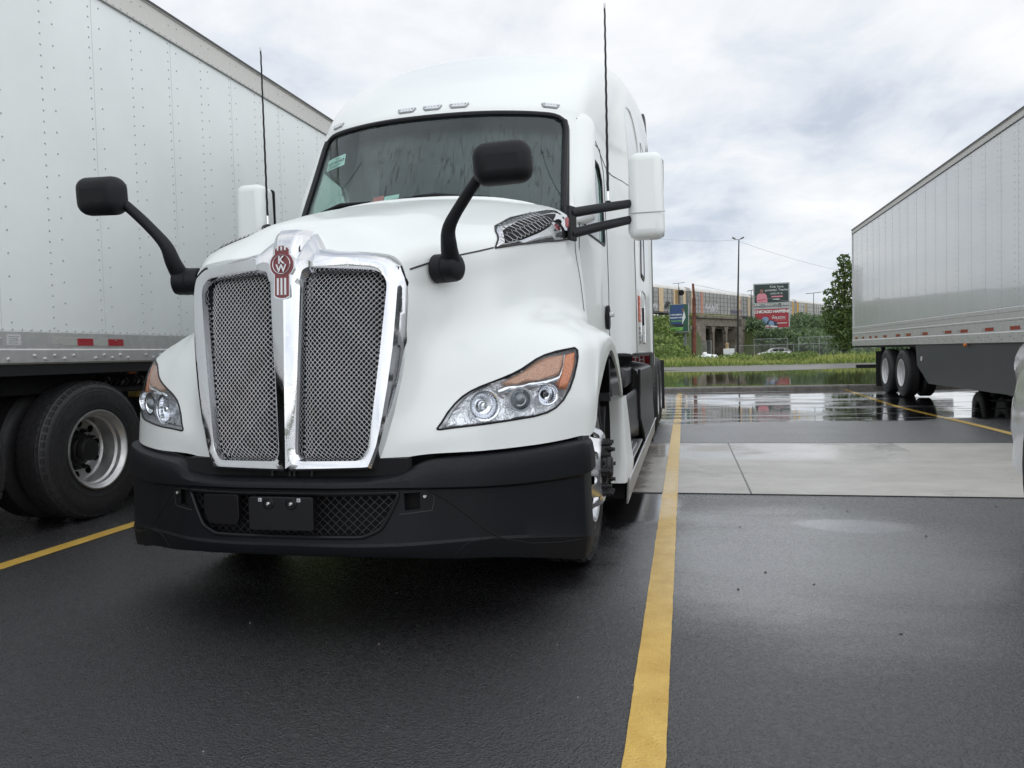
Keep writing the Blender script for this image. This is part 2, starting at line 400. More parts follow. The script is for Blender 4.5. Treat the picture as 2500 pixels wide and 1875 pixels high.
def line(xc0, xc1, w, y0, y1):
    mb = MB(); ys = np.arange(y0, y1 + .01, .06); r_ = np.random.default_rng(int(abs(xc0 * 100)))
    e1 = r_.normal(0, .0009, len(ys)); e2 = r_.normal(0, .0009, len(ys)); vs = []; fs = []
    for i, y in enumerate(ys):
        x = xc0 + (xc1 - xc0) * (y / 21); z = .011 if 6.1 < y < 9.7 else .0045 + lot_z(y)
        vs += [(x - w / 2 + e1[i], y, z), (x + w / 2 + e2[i], y, z)]
        if i: fs.append((2 * i - 2, 2 * i - 1, 2 * i + 1, 2 * i))
    mb.add(vs, fs); return mb
for q, (x0, x1, w, y0, y1) in enumerate([(-.128, -.148, .118, -6, 20.3), (-3.86, -3.9, .118, -6, 20.3), (3.9, 3.94, .118, 5.0, 20.9), (-7.9, -7.9, .118, -6, 20.3), (8.0, 8.0, .118, -6, 20.3)]):
    tag(line(x0, x1, w, y0, y1).build('parking_line', YEL, smooth=0, fix=False), kind='structure')

# kerb in cast lengths
mt = mat('kerb_concrete', (.17, .16, .145), .5, noise=(6, .35), bump=(40, .2, .003))
mb = MB(); x = -60.
while x < 60:
    x2 = x + 3.05
    vs = [(x + .006, 21.0, -.05), (x + .006, 21.0, .10), (x + .006, 21.03, .135), (x + .006, 21.16, .14), (x + .006, 21.16, -.05)]
    vs += [(x2 - .006, q[1], q[2]) for q in vs]
    mb.add(vs, [(0, 1, 2, 3, 4), (9, 8, 7, 6, 5), (0, 5, 6, 1), (1, 6, 7, 2), (2, 7, 8, 3), (3, 8, 9, 4)]); x = x2
tag(mb.build('kerb', mt, smooth=0), kind='structure')

# rail line frame: s along the track, t towards the lot
RD = np.array((.443, .8965)); RN = np.array((.8965, -.443)); RO = np.array((-5., 127.))
def rail(s, t_, z=0.): p = RO + RD * s + RN * t_; return (p[0], p[1], z)
def rail_mat(s, t_=0., z=0.):
    m_ = Matrix(((RD[0], -RN[0], 0, 0), (RD[1], -RN[1], 0, 0), (0, 0, 1, 0), (0, 0, 0, 1))); m_.translation = rail(s, t_, z); return m_
def smooth(a, b, x):
    t_ = np.clip((x - a) / (b - a), 0, 1); return t_ * t_ * (3 - 2 * t_)
def wob(x, y, k=1.): return np.sin(x * .9 * k + 1.3 * np.sin(y * .7 * k)) * np.cos(y * .8 * k + np.sin(x * .5 * k))
def hgt(x, y):
    x = np.asarray(x, float); y = np.asarray(y, float)
    h = np.where(y < 21.1, -.07, 0.)
    bank = .10 * (1 - smooth(21.3, 24.2, y)) + (-.09) * smooth(22.6, 25.5, y) * (1 - smooth(36, 42, y)) + .03 * smooth(38, 43, y) * (1 - smooth(60, 70, y))
    bank = bank + .035 * wob(x, y, .55) * smooth(23, 26, y) * (1 - smooth(44, 50, y)) + .10 * smooth(50, 54, y) * (1 - smooth(60, 66, y))
    bank = bank - .55 * smooth(62, 85, y)
    h = np.where(y >= 21.1, bank, h)
    s = (x - RO[0]) * RD[0] + (y - RO[1]) * RD[1]; t_ = (x - RO[0]) * RN[0] + (y - RO[1]) * RN[1]
    gap = smooth(6.5, 8, s) * (1 - smooth(24.5, 26, s))
    wd = 4 + np.clip(2.0 + .32 * (8 - s), 2.0, 11); wd = np.where(s > 16, 15, wd); e_ = (1 - np.clip((t_ - 4) / (wd - 4), 0, 1)) * smooth(-16, -5, t_) * 6.9 * (1 - gap)
    return h + np.where(y > 60, e_, 0)
xs = np.unique(np.concatenate([[-2500, -1200, -600, -300, -150, -80], np.arange(-60, 100, 1.25), [120, 160, 250, 400, 800, 1500, 2500]]))
ys = np.unique(np.concatenate([[-2500, -800, -200, -60, 0, 20.6, 21.08], np.arange(21.2, 60, .6), np.arange(60, 290, 1.5), [320, 380, 500, 800, 1400, 2400, 4000]]))
XX, YY = np.meshgrid(xs, ys); P = np.stack([XX, YY, hgt(XX, YY)], -1)
mt, t, b = nodes_mat('ground_soil'); g = NG(t)
n = g.noise(.5, 8, .7); n2 = g.noise(6, 6, .7); Y = g.xyz.outputs[1]
mud = g.ramp(n2, [(.35, (.035, .028, .02)), (.65, (.10, .085, .065))]); grs = g.ramp(n2, [(.35, (.03, .045, .012)), (.65, (.085, .11, .03))])
f = g.m('MAXIMUM', g.rng(g.m('ADD', Y, g.m('MULTIPLY', n, 10)), 55, 58), g.rng(Y, 23.8, 22.6), clamp=True)
t.links.new(g.mix(f, mud, grs), b.inputs['Base Color']); t.links.new(g.rng(f, 0, 1, .35, .9), b.inputs['Roughness'])
tag(MB().grid(P).build('ground', mt, smooth=60, fix=False), kind='structure')

# standing water on the verge
mt, t, b = nodes_mat('verge_water'); g = NG(t)
b.inputs['Base Color'].default_value = (.05, .048, .03, 1); b.inputs['Roughness'].default_value = .04; b.inputs['Specular IOR Level'].default_value = .6
t.links.new(g.bump(g.noise(3.0, 3, .5, (1, .6, 1)), .05, .02), b.inputs['Normal'])
tag(MB().add([(-60, 23, .0), (90, 23, .0), (90, 46, .0), (-60, 46, .0)], [(0, 1, 2, 3)]).build('puddle_water', mt, smooth=0), kind='structure')

# ---------------------------------------------------------------- foliage
def leaf_mat(name, lo, hi, trans=.35):
    mt, t, b = nodes_mat(name); gi = t.nodes.new('ShaderNodeNewGeometry'); r = t.nodes.new('ShaderNodeValToRGB')
    t.links.new(gi.outputs['Random Per Island'], r.inputs[0]); r.color_ramp.elements[0].color = (*lo, 1); r.color_ramp.elements[1].color = (*hi, 1)
    t.links.new(r.outputs[0], b.inputs['Base Color']); b.inputs['Roughness'].default_value = .65
    tr = t.nodes.new('ShaderNodeBsdfTranslucent'); t.links.new(r.outputs[0], tr.inputs[0]); mx = t.nodes.new('ShaderNodeMixShader'); mx.inputs[0].default_value = trans
    o = [n for n in t.nodes if n.type == 'OUTPUT_MATERIAL'][0]
    t.links.new(b.outputs[0], mx.inputs[1]); t.links.new(tr.outputs[0], mx.inputs[2]); t.links.new(mx.outputs[0], o.inputs[0]); return mt
LEAF_D = leaf_mat('leaf_dark', (.035, .065, .016), (.17, .24, .065))
LEAF_M = leaf_mat('leaf_mid', (.06, .10, .022), (.27, .37, .10))
LEAF_B = leaf_mat('leaf_blueish', (.055, .095, .045), (.20, .29, .14))
GRASS_Y = leaf_mat('grass_yellowgreen', (.17, .21, .05), (.52, .57, .18))
GRASS_G = leaf_mat('grass_green', (.08, .13, .025), (.29, .39, .09))
def cards(C, size, up=.0, aspect=1.5, r_=rng):
    n = len(C); a = r_.normal(size=(n, 3)); a /= np.linalg.norm(a, axis=1)[:, None]
    b_ = r_.normal(size=(n, 3)); b_ -= a * (a * b_).sum(1)[:, None]; b_ /= np.linalg.norm(b_, axis=1)[:, None]
    s = size * r_.uniform(.6, 1.4, n)[:, None]; a = a * s * aspect / 2; b_ = b_ * s / 2
    V = np.stack([C - a, C + b_ * .8 - a * .1, C + a, C - b_ * .8 + a * .1], 1).reshape(-1, 3)
    F = np.arange(4 * n).reshape(-1, 4); return V, F
def mesh_np(name, V, F, material, parent=None):
    me = bpy.data.meshes.new(name); me.from_pydata(V.tolist(), [], F.tolist()); me.update(); me.materials.append(material)
    o = bpy.data.objects.new(name, me); col.objects.link(o)
    if parent is not None: o.parent = parent
    return o
def blobs(cs, n, r_=rng, shell=.55):
    """points spread through ellipsoid clumps, denser near their skins"""
    o = []; w = np.array([c[3] * c[4] * c[5] for c in cs]) ** .67; w = w / w.sum()
    for c, k in zip(cs, r_.multinomial(n, w)):
        d = r_.normal(size=(k, 3)); d /= np.linalg.norm(d, axis=1)[:, None]; rr = r_.uniform(shell, 1.08, k)[:, None]
        o.append(np.array(c[:3]) + d * rr * np.array(c[3:6]))
    return np.concatenate(o)

# ================================================================ THE TRUCK (local frame: x right, y rearwards, z up, origin under the nose)
def glass(name, tint, ior=1.5, gain=1.0, rough=.02, sheen_streaks=False, body=0.0):
    mt = bpy.data.materials.new(name); mt.use_nodes = True; t = mt.node_tree; t.nodes.clear(); g = NG(t)
    o = t.nodes.new('ShaderNodeOutputMaterial'); tr = t.nodes.new('ShaderNodeBsdfTransparent'); tr.inputs[0].default_value = (*tint, 1)
    gl = t.nodes.new('ShaderNodeBsdfGlossy'); gl.inputs['Roughness'].default_value = rough; gl.inputs[0].default_value = (.9, .95, .97, 1)
    fr = t.nodes.new('ShaderNodeFresnel'); fr.inputs[0].default_value = ior
    geo_ = t.nodes.new('ShaderNodeNewGeometry'); f = g.m('MULTIPLY', g.m('MULTIPLY', fr.outputs[0], gain, clamp=True), g.m('SUBTRACT', 1.0, geo_.outputs['Backfacing']))
    mx = t.nodes.new('ShaderNodeMixShader')
    if sheen_streaks:
        df = t.nodes.new('ShaderNodeBsdfDiffuse'); df.inputs[0].default_value = (.36, .46, .47, 1)  # grey-green diffuse film painted in for the sky's reflection, broken by drip lines
        s = g.noise(4, 1.2, .5, (7, 1.2, .55), dist=.35); s2 = g.noise(3.5, 4, .6)
        k = g.rng(g.m('ABSOLUTE', g.m('SUBTRACT', s, .47)), .004, .028, .25, 1)
        sh = g.rng(g.xyz.outputs[2], 2.5, 2.62, 1, .25, True)
        sh = g.m('MULTIPLY', sh, g.rng(s2, .3, .65, .6, 1))
        drop = g.rng(g.vor(26), .02, .06, .6, 1)
        amt = g.m('MULTIPLY', g.m('MULTIPLY', g.m('MULTIPLY', k, sh), .105), drop)
        # painted sheen thinned where the glass shows the far door window and pillar
        amt = g.m('MULTIPLY', amt, g.rng(g.xyz.outputs[0], -.62, -.30, .12, 1, True))
        m2 = t.nodes.new('ShaderNodeMixShader'); t.links.new(amt, m2.inputs[0]); t.links.new(tr.outputs[0], m2.inputs[1]); t.links.new(df.outputs[0], m2.inputs[2])
        base = m2.outputs[0]
    else: base = tr.outputs[0]
    t.links.new(f, mx.inputs[0]); t.links.new(base, mx.inputs[1]); t.links.new(gl.outputs[0], mx.inputs[2]); t.links.new(mx.outputs[0], o.inputs[0])
    MATS[name] = mt; return mt
WS_GLASS = glass('windshield_glass', (.86, .93, .91), 1.5, 1.0, .03, True)
SIDE_GLASS = glass('door_glass', (.80, .92, .88), 1.5, 1.2)
LENS = glass('clear_lens', (.96, .97, .98), 1.4, .8)
AMBER = mat('amber_reflector', (.62, .19, .06), .12, spec=.7, bump=(300, .25, .001), noise=(90, .25))
AMBER_PALE = mat('amber_lens_pale', (.50, .27, .17), .3, .1, spec=.6, noise=(140, .35), bump=(220, .4, .002))
REFLECT = mat('lamp_reflector', (.97, .97, .98), .16, .7, bump=(16, 1.0, .03))
MESH_CH = mat('mesh_chrome', (.93, .94, .96), .35, .3)
CHROME_FACET = mat('chrome_facet', (.78, .79, .82), .12, 1.)
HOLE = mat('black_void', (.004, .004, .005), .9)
truck = tag(empty('semi_truck', (-1.6, 2.85, 0)), 'white semi truck tractor with tall chrome grille and black bumper in the middle stall', 'semi truck')

HL = [  # hood, loops from the grille edge outwards and back; 10 points from the top centre round to the lower edge
 [(0,.13,1.64),(.12,.135,1.60),(.33,.13,1.585),(.46,.14,1.55),(.495,.15,1.42),(.485,.14,1.25),(.46,.12,1.1),(.435,.10,.95),(.405,.08,.82),(.37,.06,.712)],
 [(0,.30,1.75),(.19,.30,1.745),(.35,.30,1.695),(.545,.30,1.605),(.575,.32,1.42),(.565,.30,1.25),(.56,.24,1.10),(.56,.19,.95),(.55,.145,.83),(.53,.13,.745)],
 [(0,.62,1.845),(.24,.62,1.84),(.43,.62,1.79),(.735,.62,1.68),(.765,.62,1.5),(.755,.52,1.32),(.765,.38,1.16),(.78,.31,1.0),(.785,.26,.88),(.78,.24,.75)],
 [(0,1.0,1.945),(.30,1.0,1.94),(.52,1.0,1.89),(.82,1.0,1.79),(.855,1.0,1.58),(.86,.82,1.37),(.93,.62,1.25),(.985,.49,1.10),(1.0,.43,.93),(.99,.39,.76)],
 [(0,1.32,2.03),(.28,1.33,2.025),(.58,1.38,1.995),(.885,1.4,1.895),(.925,1.4,1.65),(.94,1.18,1.39),(1.04,.92,1.305),(1.115,.68,1.17),(1.135,.59,.96),(1.13,.55,.775)],
 [(0,1.59,2.095),(.29,1.61,2.09),(.6,1.69,2.065),(.915,1.72,1.97),(.955,1.72,1.7),(.97,1.42,1.385),(1.08,1.18,1.30),(1.165,.88,1.20),(1.19,.70,.98),(1.188,.655,.79)],
 [(0,1.605,2.095),(.29,1.625,2.09),(.6,1.71,2.065),(.92,1.80,1.97),(.97,1.84,1.7),(.985,1.57,1.38),(1.092,1.37,1.295),(1.182,1.08,1.23),(1.2,.86,1.10),(1.203,.79,.97)],
 [(0,1.61,2.07),(.29,1.63,2.065),(.6,1.72,2.04),(.92,1.84,1.94),(.98,1.90,1.68),(1.0,1.70,1.37),(1.105,1.58,1.287),(1.188,1.42,1.243),(1.206,1.36,1.20),(1.207,1.34,1.157)],
 [(0,1.615,2.03),(.29,1.635,2.03),(.6,1.725,1.99),(.92,1.86,1.90),(.985,1.93,1.64),(1.01,1.82,1.345),(1.115,1.81,1.262),(1.187,1.86,1.175),(1.205,1.80,1.10),(1.208,1.76,1.04)],
 [(0,1.62,1.99),(.29,1.64,1.99),(.6,1.73,1.94),(.92,1.88,1.84),(.985,1.96,1.6),(1.02,1.96,1.30),(1.125,2.05,1.18),(1.188,2.13,1.0),(1.205,2.10,.91),(1.208,2.06,.855)],
]
HOODG = surf(mirror_cols(np.array(HL)), 6, 6)
def offset_surface(G, d):
    du = np.gradient(G, axis=0); dv = np.gradient(G, axis=1); n = np.cross(du, dv); l = np.linalg.norm(n, axis=-1, keepdims=True); n = n / np.maximum(l, 1e-9)
    c = G.reshape(-1, 3).mean(0) + np.array((0, .8, -.3)); sg = np.sign((n * (G - c)).sum(-1).mean())
    return G + n * d * (sg if sg else 1)
def tmp_surface(G, off=(0, 0, 0)):
    G = offset_surface(G, off[1]) if off[0] == 'n' else G + np.array(off); return MB().grid(G).build('tmp', WHITE, smooth=60)
def prism_cutter(poly, axis='y', lo=-3, hi=9):
    pl = {'y': lambda x, y, z: (x, z, y), 'x': lambda x, y, z: (z, x, y), 'z': lambda x, y, z: (x, y, z)}[axis]
    o = MB().prism(poly, (lo, hi), pl).build('cutter', WHITE, smooth=0); return o
def patch(G, poly, name, material, parent, off=(0, 0, 0), thick=.004, axis='y', lo=-1, hi=1.0):
    """the piece of a body surface inside an outline, as a thin conforming shell"""
    o = tmp_surface(G, off); mo = o.modifiers.new('s', 'SOLIDIFY'); mo.thickness = thick; mo.offset = 0
    c = prism_cutter(poly, axis, lo, hi); mo = o.modifiers.new('i', 'BOOLEAN'); mo.operation = 'INTERSECT'; mo.object = c; mo.solver = 'EXACT'
    bpy.context.view_layer.update(); apply_mods(o); bpy.data.objects.remove(c)
    o.name = name; o.data.name = name; o.data.materials.clear(); o.data.materials.append(material); o.parent = parent
    for p in o.data.polygons: p.material_index = 0; p.use_smooth = True
    return o
def mirp(poly): return [(-x, y) for x, y in poly][::-1]
def bvh(G):
    o = tmp_surface(G); t_ = BVHTree.FromPolygons([v.co.copy() for v in o.data.vertices], [tuple(p.vertices) for p in o.data.polygons]); bpy.data.objects.remove(o); return t_
HB = bvh(HOODG)
def on_hood(a, w): h = HB.ray_cast(Vector((a, -2, w)), Vector((0, 1, 0))); return h[0] if h[0] else Vector((a, .5, w))
def on_hood_side(v, w, s=1):
    h = HB.ray_cast(Vector((s * 3, v, w)), Vector((-s, 0, 0))); return h[0] if h[0] else Vector((s * .9, v, w))
HEADPOLY = [(0.594, 0.847), (0.612, 0.875), (0.631, 0.912), (0.656, 0.947), (0.682, 0.975), (0.714, 0.997), (0.749, 1.014), (0.79, 1.030), (0.83, 1.046), (0.871, 1.064), (0.903, 1.082), (0.932, 1.104), (0.956, 1.123), (0.988, 1.141), (1.033, 1.156), (1.075, 1.165), (1.105, 1.171), (1.117, 1.161), (1.122, 1.128), (1.119, 1.089), (1.111, 1.041), (1.096, 0.988), (1.072, 0.94), (1.045, 0.910), (1.012, 0.891), (0.963, 0.879), (0.882, 0.87), (0.774, 0.859), (0.664, 0.851), (0.606, 0.845)]
hood = tmp_surface(HOODG); hood.name = 'hood'; hood.data.name = 'hood'; hood.parent = truck
cut(hood, [prism_cutter(HEADPOLY, 'y', -1, 1.4), prism_cutter(mirp(HEADPOLY), 'y', -1, 1.4)], .012)
for p in hood.data.polygons: p.use_smooth = True
hood.data.set_sharp_from_angle(angle=R(35))

def tubeline(pts, r, name, m_, parent, n=6):
    return MB().tube(pts, r, n).build(name, m_, parent)
def lerp_path(pts, step=.03):
    o = []
    for a, b_ in zip(pts[:-1], pts[1:]):
        a = np.array(a, float); b_ = np.array(b_, float); k_ = max(1, int(np.linalg.norm(b_ - a) / step))
        for i in range(k_): o.append(a + (b_ - a) * i / k_)
    o.append(np.array(pts[-1], float)); return o
SEAM = mat('panel_gap', (.03, .03, .03), .6)
for s in (1, -1):
    pts = [on_hood_side(v, w, s) for v, w in lerp_path([(0.172, 1.51), (0.347, 1.571), (0.60, 1.64)])]
    tubeline(pts, .004, 'panel_gap', SEAM, hood)
    pts = [on_hood_side(v, w, s) for v, w in lerp_path([(1.86, 1.40), (1.84, 1.6), (1.80, 1.88)])]
    tubeline(pts, .003, 'panel_gap', SEAM, hood)

# headlights
def headlight(s):
    S = (lambda p: p) if s > 0 else mirp
    h = patch(HOODG, S(HEADPOLY), 'headlight', LENS, truck, (0, .002, 0), .003)
    rim = [on_hood(s * a, w) for a, w in lerp_path(HEADPOLY + [HEADPOLY[0]], .02)]
    MB().tube(rim, .0045, 6, cap=False).build('gasket', BLACK_SMOOTH, h)
    patch(HOODG, S(HEADPOLY), 'reflector_housing', REFLECT, h, (0, .085, 0), .004)
    wall = MB(); n_ = len(rim); wall.add([p + Vector((0, .004, 0)) for p in rim] + [p + Vector((0, .08, 0)) for p in rim], [(i, i + 1, n_ + i + 1, n_ + i) for i in range(n_ - 1)])
    wall.build('housing_wall', REFLECT, h)
    patch(HOODG, S([(0.825, 1.024), (0.866, 1.049), (0.899, 1.066), (0.933, 1.093), (0.965, 1.119), (1.007, 1.132), (1.061, 1.139), (1.059, 1.092), (1.047, 1.054), (1.014, 1.041), (0.931, 1.027), (0.858, 1.014), (0.835, 1.015)]), 'turn_signal', AMBER_PALE, h, (0, .028, 0), .012)
    patch(HOODG, S([(1.072, 1.140), (1.106, 1.150), (1.108, 1.096), (1.095, 1.032), (1.079, 0.984), (1.051, 0.992), (1.061, 1.044), (1.067, 1.091)]), 'side_reflector', AMBER, h, (0, .02, 0), .012)
    patch(HOODG, S([(0.803, 0.997), (0.836, 1.009), (0.858, 1.010), (0.931, 1.021), (1.02, 1.035), (1.051, 1.049), (1.063, 1.091), (1.063, 1.140), (1.070, 1.140), (1.066, 1.091), (1.06, 1.04), (1.051, 1.004), (1.015, 1.016), (0.932, 1.0), (0.821, 0.980)]), 'trim_blade', CHROME_PLAIN, h, (0, .032, 0), .01)
    def ax(a, w, r, depth, prof, name, m_, par):
        c = on_hood(s * a, w); q = MB().lathe(prof, (0, 0, 0), 'Y', 28, 1)
        # aim slightly outward like the lamp's face
        yaw = s * -.25; mm = Matrix.Rotation(s * .5, 4, 'Z'); mm.translation = c + Vector((0, depth, 0))
        q.v = [tuple(mm @ Vector(p)) for p in q.v]; return q.build(name, m_, par)
    b1 = ax(.760, .934, .05, .036, [(-.034, .068), (-.030, .065), (-.028, .058), (-.01, .053), (.012, .036), (.02, .0)], 'high_beam', CHROME_FACET, h)
    for p in b1.data.polygons: p.use_smooth = False
    ax(.760, .934, .05, .03, [(-.022, .0), (-.02, .012), (-.01, .018), (.01, .02)], 'bulb_shield', CHROME_PLAIN, b1)
    b2 = ax(.893, .955, .04, .036, [(-.036, .054), (-.036, .045), (-.024, .037), (-.02, .030)], 'low_beam', CHROME_PLAIN, h)
    ax(.893, .955, .04, .036, [(-.048, .0), (-.046, .012), (-.038, .023), (-.022, .031), (-.0, .031)], 'projector_lens', mat('projector_glass', (.16, .18, .20), .06, .2, coat=1), b2)
    b3 = ax(.998, .968, .04, .038, [(-.034, .048), (-.03, .045), (-.028, .041), (-.01, .036), (.01, .022), (.014, 0)], 'marker_lamp', CHROME_FACET, h)
    for p in b3.data.polygons: p.use_smooth = False
    ax(.998, .968, .04, .036, [(-.02, .0), (-.016, .011), (.0, .012)], 'bulb', mat('bulb_dark', (.05, .05, .055), .2), b3)
    return h
headlight(1); headlight(-1)

# chrome grille surround: rings from the mesh opening out to the hood edge
def gv(a, w):   # where the grille face lies
    k_ = (w - .72) / .8; return .012 + .036 * k_ + (.03 + .03 * k_) * (abs(a) / .41) ** 2
OPEN = rounded([(.076, 1.46), (.105, 1.512), (.385, 1.495), (.415, 1.455), (.338, .775), (.31, .742), (.062, .742), (.046, .765)], [.02, .03, .05, .03, .03, .02, .02, .02], 4)
OUT = [(0, 1.46), (.0, 1.69), (.075, 1.69), (.105, 1.655), (.135, 1.615), (.20, 1.60), (.33, 1.59), (.43, 1.57), (.485, 1.53), (.502, 1.46), (.498, 1.36), (.488, 1.2), (.466, 1.05), (.44, .92), (.408, .80), (.372, .69), (.2, .685), (0, .68), (0, .78), (0, .95), (0, 1.1), (0, 1.25), (0, 1.36)]
def corner_match(inn, outp, keys, n_each):
    """split both outlines at matching corners and resample each stretch alike"""
    I = []; O = []
    def arc(poly, p0, p1, n):
        P = np.array(poly); i0 = int(np.argmin(((P - p0) ** 2).sum(1))); i1 = int(np.argmin(((P - p1) ** 2).sum(1)))
        idx = [i0]
        while idx[-1] != i1: idx.append((idx[-1] + 1) % len(P))
        Q = P[idx]; d = np.r_[0, np.cumsum(np.linalg.norm(np.diff(Q, axis=0), axis=1))]
        t_ = np.linspace(0, d[-1], n, endpoint=False); return np.stack([np.interp(t_, d, Q[:, k]) for k in (0, 1)], 1)
    m_ = len(keys)
    for k_ in range(m_):
        (i0, o0), (i1, o1) = keys[k_], keys[(k_ + 1) % m_]
        I.append(arc(inn, i0, i1, n_each[k_])); O.append(arc(outp, o0, o1, n_each[k_]))
    return np.concatenate(I), np.concatenate(O)
OPENf = []
for i in range(len(OPEN)):
    p, q = np.array(OPEN[i]), np.array(OPEN[(i + 1) % len(OPEN)]); n_ = max(1, int(np.linalg.norm(q - p) / .02))
    OPENf += [tuple(p + (q - p) * j / n_) for j in range(n_)]
keys = [((.078, 1.45), (0, 1.46)), ((.10, 1.505), (.075, 1.69)), ((.13, 1.51), (.135, 1.615)), ((.40, 1.485), (.485, 1.53)), ((.337, .77), (.39, .75)), ((.31, .742), (.372, .69)), ((.062, .742), (0, .68)), ((.046, .765), (0, .78))]
keys[4] = ((.337, .78), (.408, .80))
I_, O_ = corner_match(OPENf, OUT, keys, [10, 6, 16, 40, 6, 14, 4, 40])
def ring_surface(s):
    rings = []
    n_ = len(I_)
    for kk, (f, dv) in enumerate([(0, .055), (0, .016), (.07, .002), (.13, -.010), (.30, -.013), (.62, -.015), (.78, -.006), (.92, .022), (1.0, .06)]):
        row = []
        for (ia, iw), (oa, ow) in zip(I_, O_):
            a = ia + (oa - ia) * f; w = iw + (ow - iw) * f
            ctr = oa < 1e-6 and ow < 1.5 and ow > .7     # centre bar: ridge instead of an edge
            v = gv(a, w)
            if ctr:
                d2 = [.055, .012, .0, -.005, -.011, -.016, -.019, -.021, -.022][kk]
                v = gv(ia, w) * (1 - f) + gv(0, w) * f + d2
            else: v += dv
            if w > 1.56: v += (w - 1.56) * .75 * (1 if a < .15 else .9) 
            if w < .70 + .02: v += 0
            row.append((s * a, v, w))
        rings.append(row)
    return np.swapaxes(np.array(rings), 0, 1)
mb = MB()
for s in (1, -1):
    G = ring_surface(s); G = np.concatenate([G, G[:1]]); mb.grid(G)
surround = mb.build('grille_surround', CHROME, truck, smooth=26)
# backing box behind the mesh
mb = MB()
for s in (1, -1):
    pl = [(s * a, w) for a, w in OPEN]; mb.prism(pl, (.11, .13), lambda x, y, z: (x, z + .03, y))
mb.build('radiator_core', HOLE, truck, smooth=0)
# woven diamond mesh
def clip_seg(p, d, poly):
    """parameters where the line p+t*d is inside a simple polygon"""
    ts = []; n_ = len(poly)
    for i in range(n_):
        x1, y1 = poly[i]; x2, y2 = poly[(i + 1) % n_]; ex, ey = x2 - x1, y2 - y1; den = d[0] * ey - d[1] * ex
        if abs(den) < 1e-12: continue
        t_ = ((x1 - p[0]) * ey - (y1 - p[1]) * ex) / den; u_ = ((x1 - p[0]) * d[1] - (y1 - p[1]) * d[0]) / den
        if 0 <= u_ < 1: ts.append(t_)
    ts.sort(); return list(zip(ts[::2], ts[1::2]))
def diamond(poly, pw, ph, rad, place, weave=.002, flat=.6):
    mb = MB(); xs_ = [p[0] for p in poly]; ys_ = [p[1] for p in poly]; cx, cy = min(xs_), min(ys_)
    W_, H_ = max(xs_) - cx, max(ys_) - cy
    for sg in (1, -1):
        d = (pw / 2, sg * ph / 2); m_ = int(W_ / pw + H_ / ph) + 3
        for i in range(-m_, m_ + 1):
            p = (cx + i * pw + pw / 4, cy if sg > 0 else cy + 0)
            for t0, t1 in clip_seg(p, d, poly):
                k0, k1 = math.ceil(t0), math.floor(t1); tt = [t0] + list(range(k0, k1 + 1)) + [t1]
                pts = []
                for t_ in tt:
                    x, y = p[0] + d[0] * t_, p[1] + d[1] * t_
                    z = weave * (1 if (round(t_) + (sg > 0)) % 2 else -1)
                    pts.append(place(x, y, z))
                if len(pts) > 1 and (Vector(pts[0]) - Vector(pts[-1])).length > .002: mb.tube(pts, rad, 4, cap=False, flat=flat)
    return mb
for s in (1, -1):
    poly = [(s * a, w) for a, w in OPEN]
    def pl(x, y, z):
        a0 = abs(x); b_ = min(1, max(0, (a0 - .05) / .05)) * min(1, max(0, (.415 - a0) / .05)) * min(1, max(0, (1.505 - y) / .04)) * min(1, max(0, (y - .742) / .04))
        return (x, gv(x, y) + .052 - .026 * b_ + z, y)
    diamond(poly, .0205, .0225, .00145, pl).build('grille_mesh', MESH_CH, truck, smooth=0, fix=False)

# emblem
EM = mat('emblem_red', (.17, .006, .014), .18, coat=1.)
C0 = (0, 1.545)
def emblem_outline(g_=0.):
    pts = []
    def arc(cx, cy, r, a0, a1, n): return [(cx + r * math.cos(R(a0 + (a1 - a0) * i / n)), cy + r * math.sin(R(a0 + (a1 - a0) * i / n))) for i in range(n + 1)]
    r = .0515 + g_; hw = .031 + g_
    a_ = math.degrees(math.acos(hw / r))
    pts += arc(0, 1.54, r, -a_, a_, 18)
    pts += [(hw, 1.602)] + arc(0, 1.578, .0385 + g_, 36, 144, 10) + [(-hw, 1.602)]
    pts += arc(0, 1.54, r, 180 - a_, 180 + a_, 18)
    pts += [(-hw, 1.412 - g_)] + [(-hw * .5, 1.404 - g_), (0, 1.402 - g_), (hw * .5, 1.404 - g_)] + [(hw, 1.412 - g_)]
    return pts
def epl(off): return lambda x, y, z: (x, .030 - off + z + .06 * (y - 1.5), y)
emb = MB().prism(emblem_outline(.005), (0, .03), epl(.008)).build('emblem', CHROME_PLAIN, truck, smooth=30)
MB().prism(emblem_outline(0.), (0, .01), epl(.0105)).build('red_enamel', EM, emb, smooth=30)
for x in (-.0165, 0, .0165):
    mb = MB()
    mb.prism([(x - .0042, 1.415), (x + .0042, 1.415), (x + .0042, 1.484), (x - .0042, 1.484)], (0, .004), epl(.0135))
    mb.build('stripe', CHROME_PLAIN, emb, smooth=0)
    MB().prism([(x - .0035, 1.597), (x + .0035, 1.597), (x + .0038, 1.613), (x - .0038, 1.613)], (0, .004), epl(.0135)).build('stripe', CHROME_PLAIN, emb, smooth=0)
ring_ = MB(); pp = [epl(.0135)(.0385 * math.cos(2 * math.pi * i / 40), 1.54 + .0385 * math.sin(2 * math.pi * i / 40), 0) for i in range(41)]
ring_.tube(pp, .0013, 5, cap=False).build('ring', CHROME_PLAIN, emb)
text_mb('K', .043, .004, lambda x, y, z: epl(.0145)(x, y + 1.556, z), bold=.0012).build('letter', CHROME_PLAIN, emb, smooth=0)
text_mb('W', .043, .004, lambda x, y, z: epl(.0145)(x, y + 1.522, z), bold=.0012).build('letter', CHROME_PLAIN, emb, smooth=0)
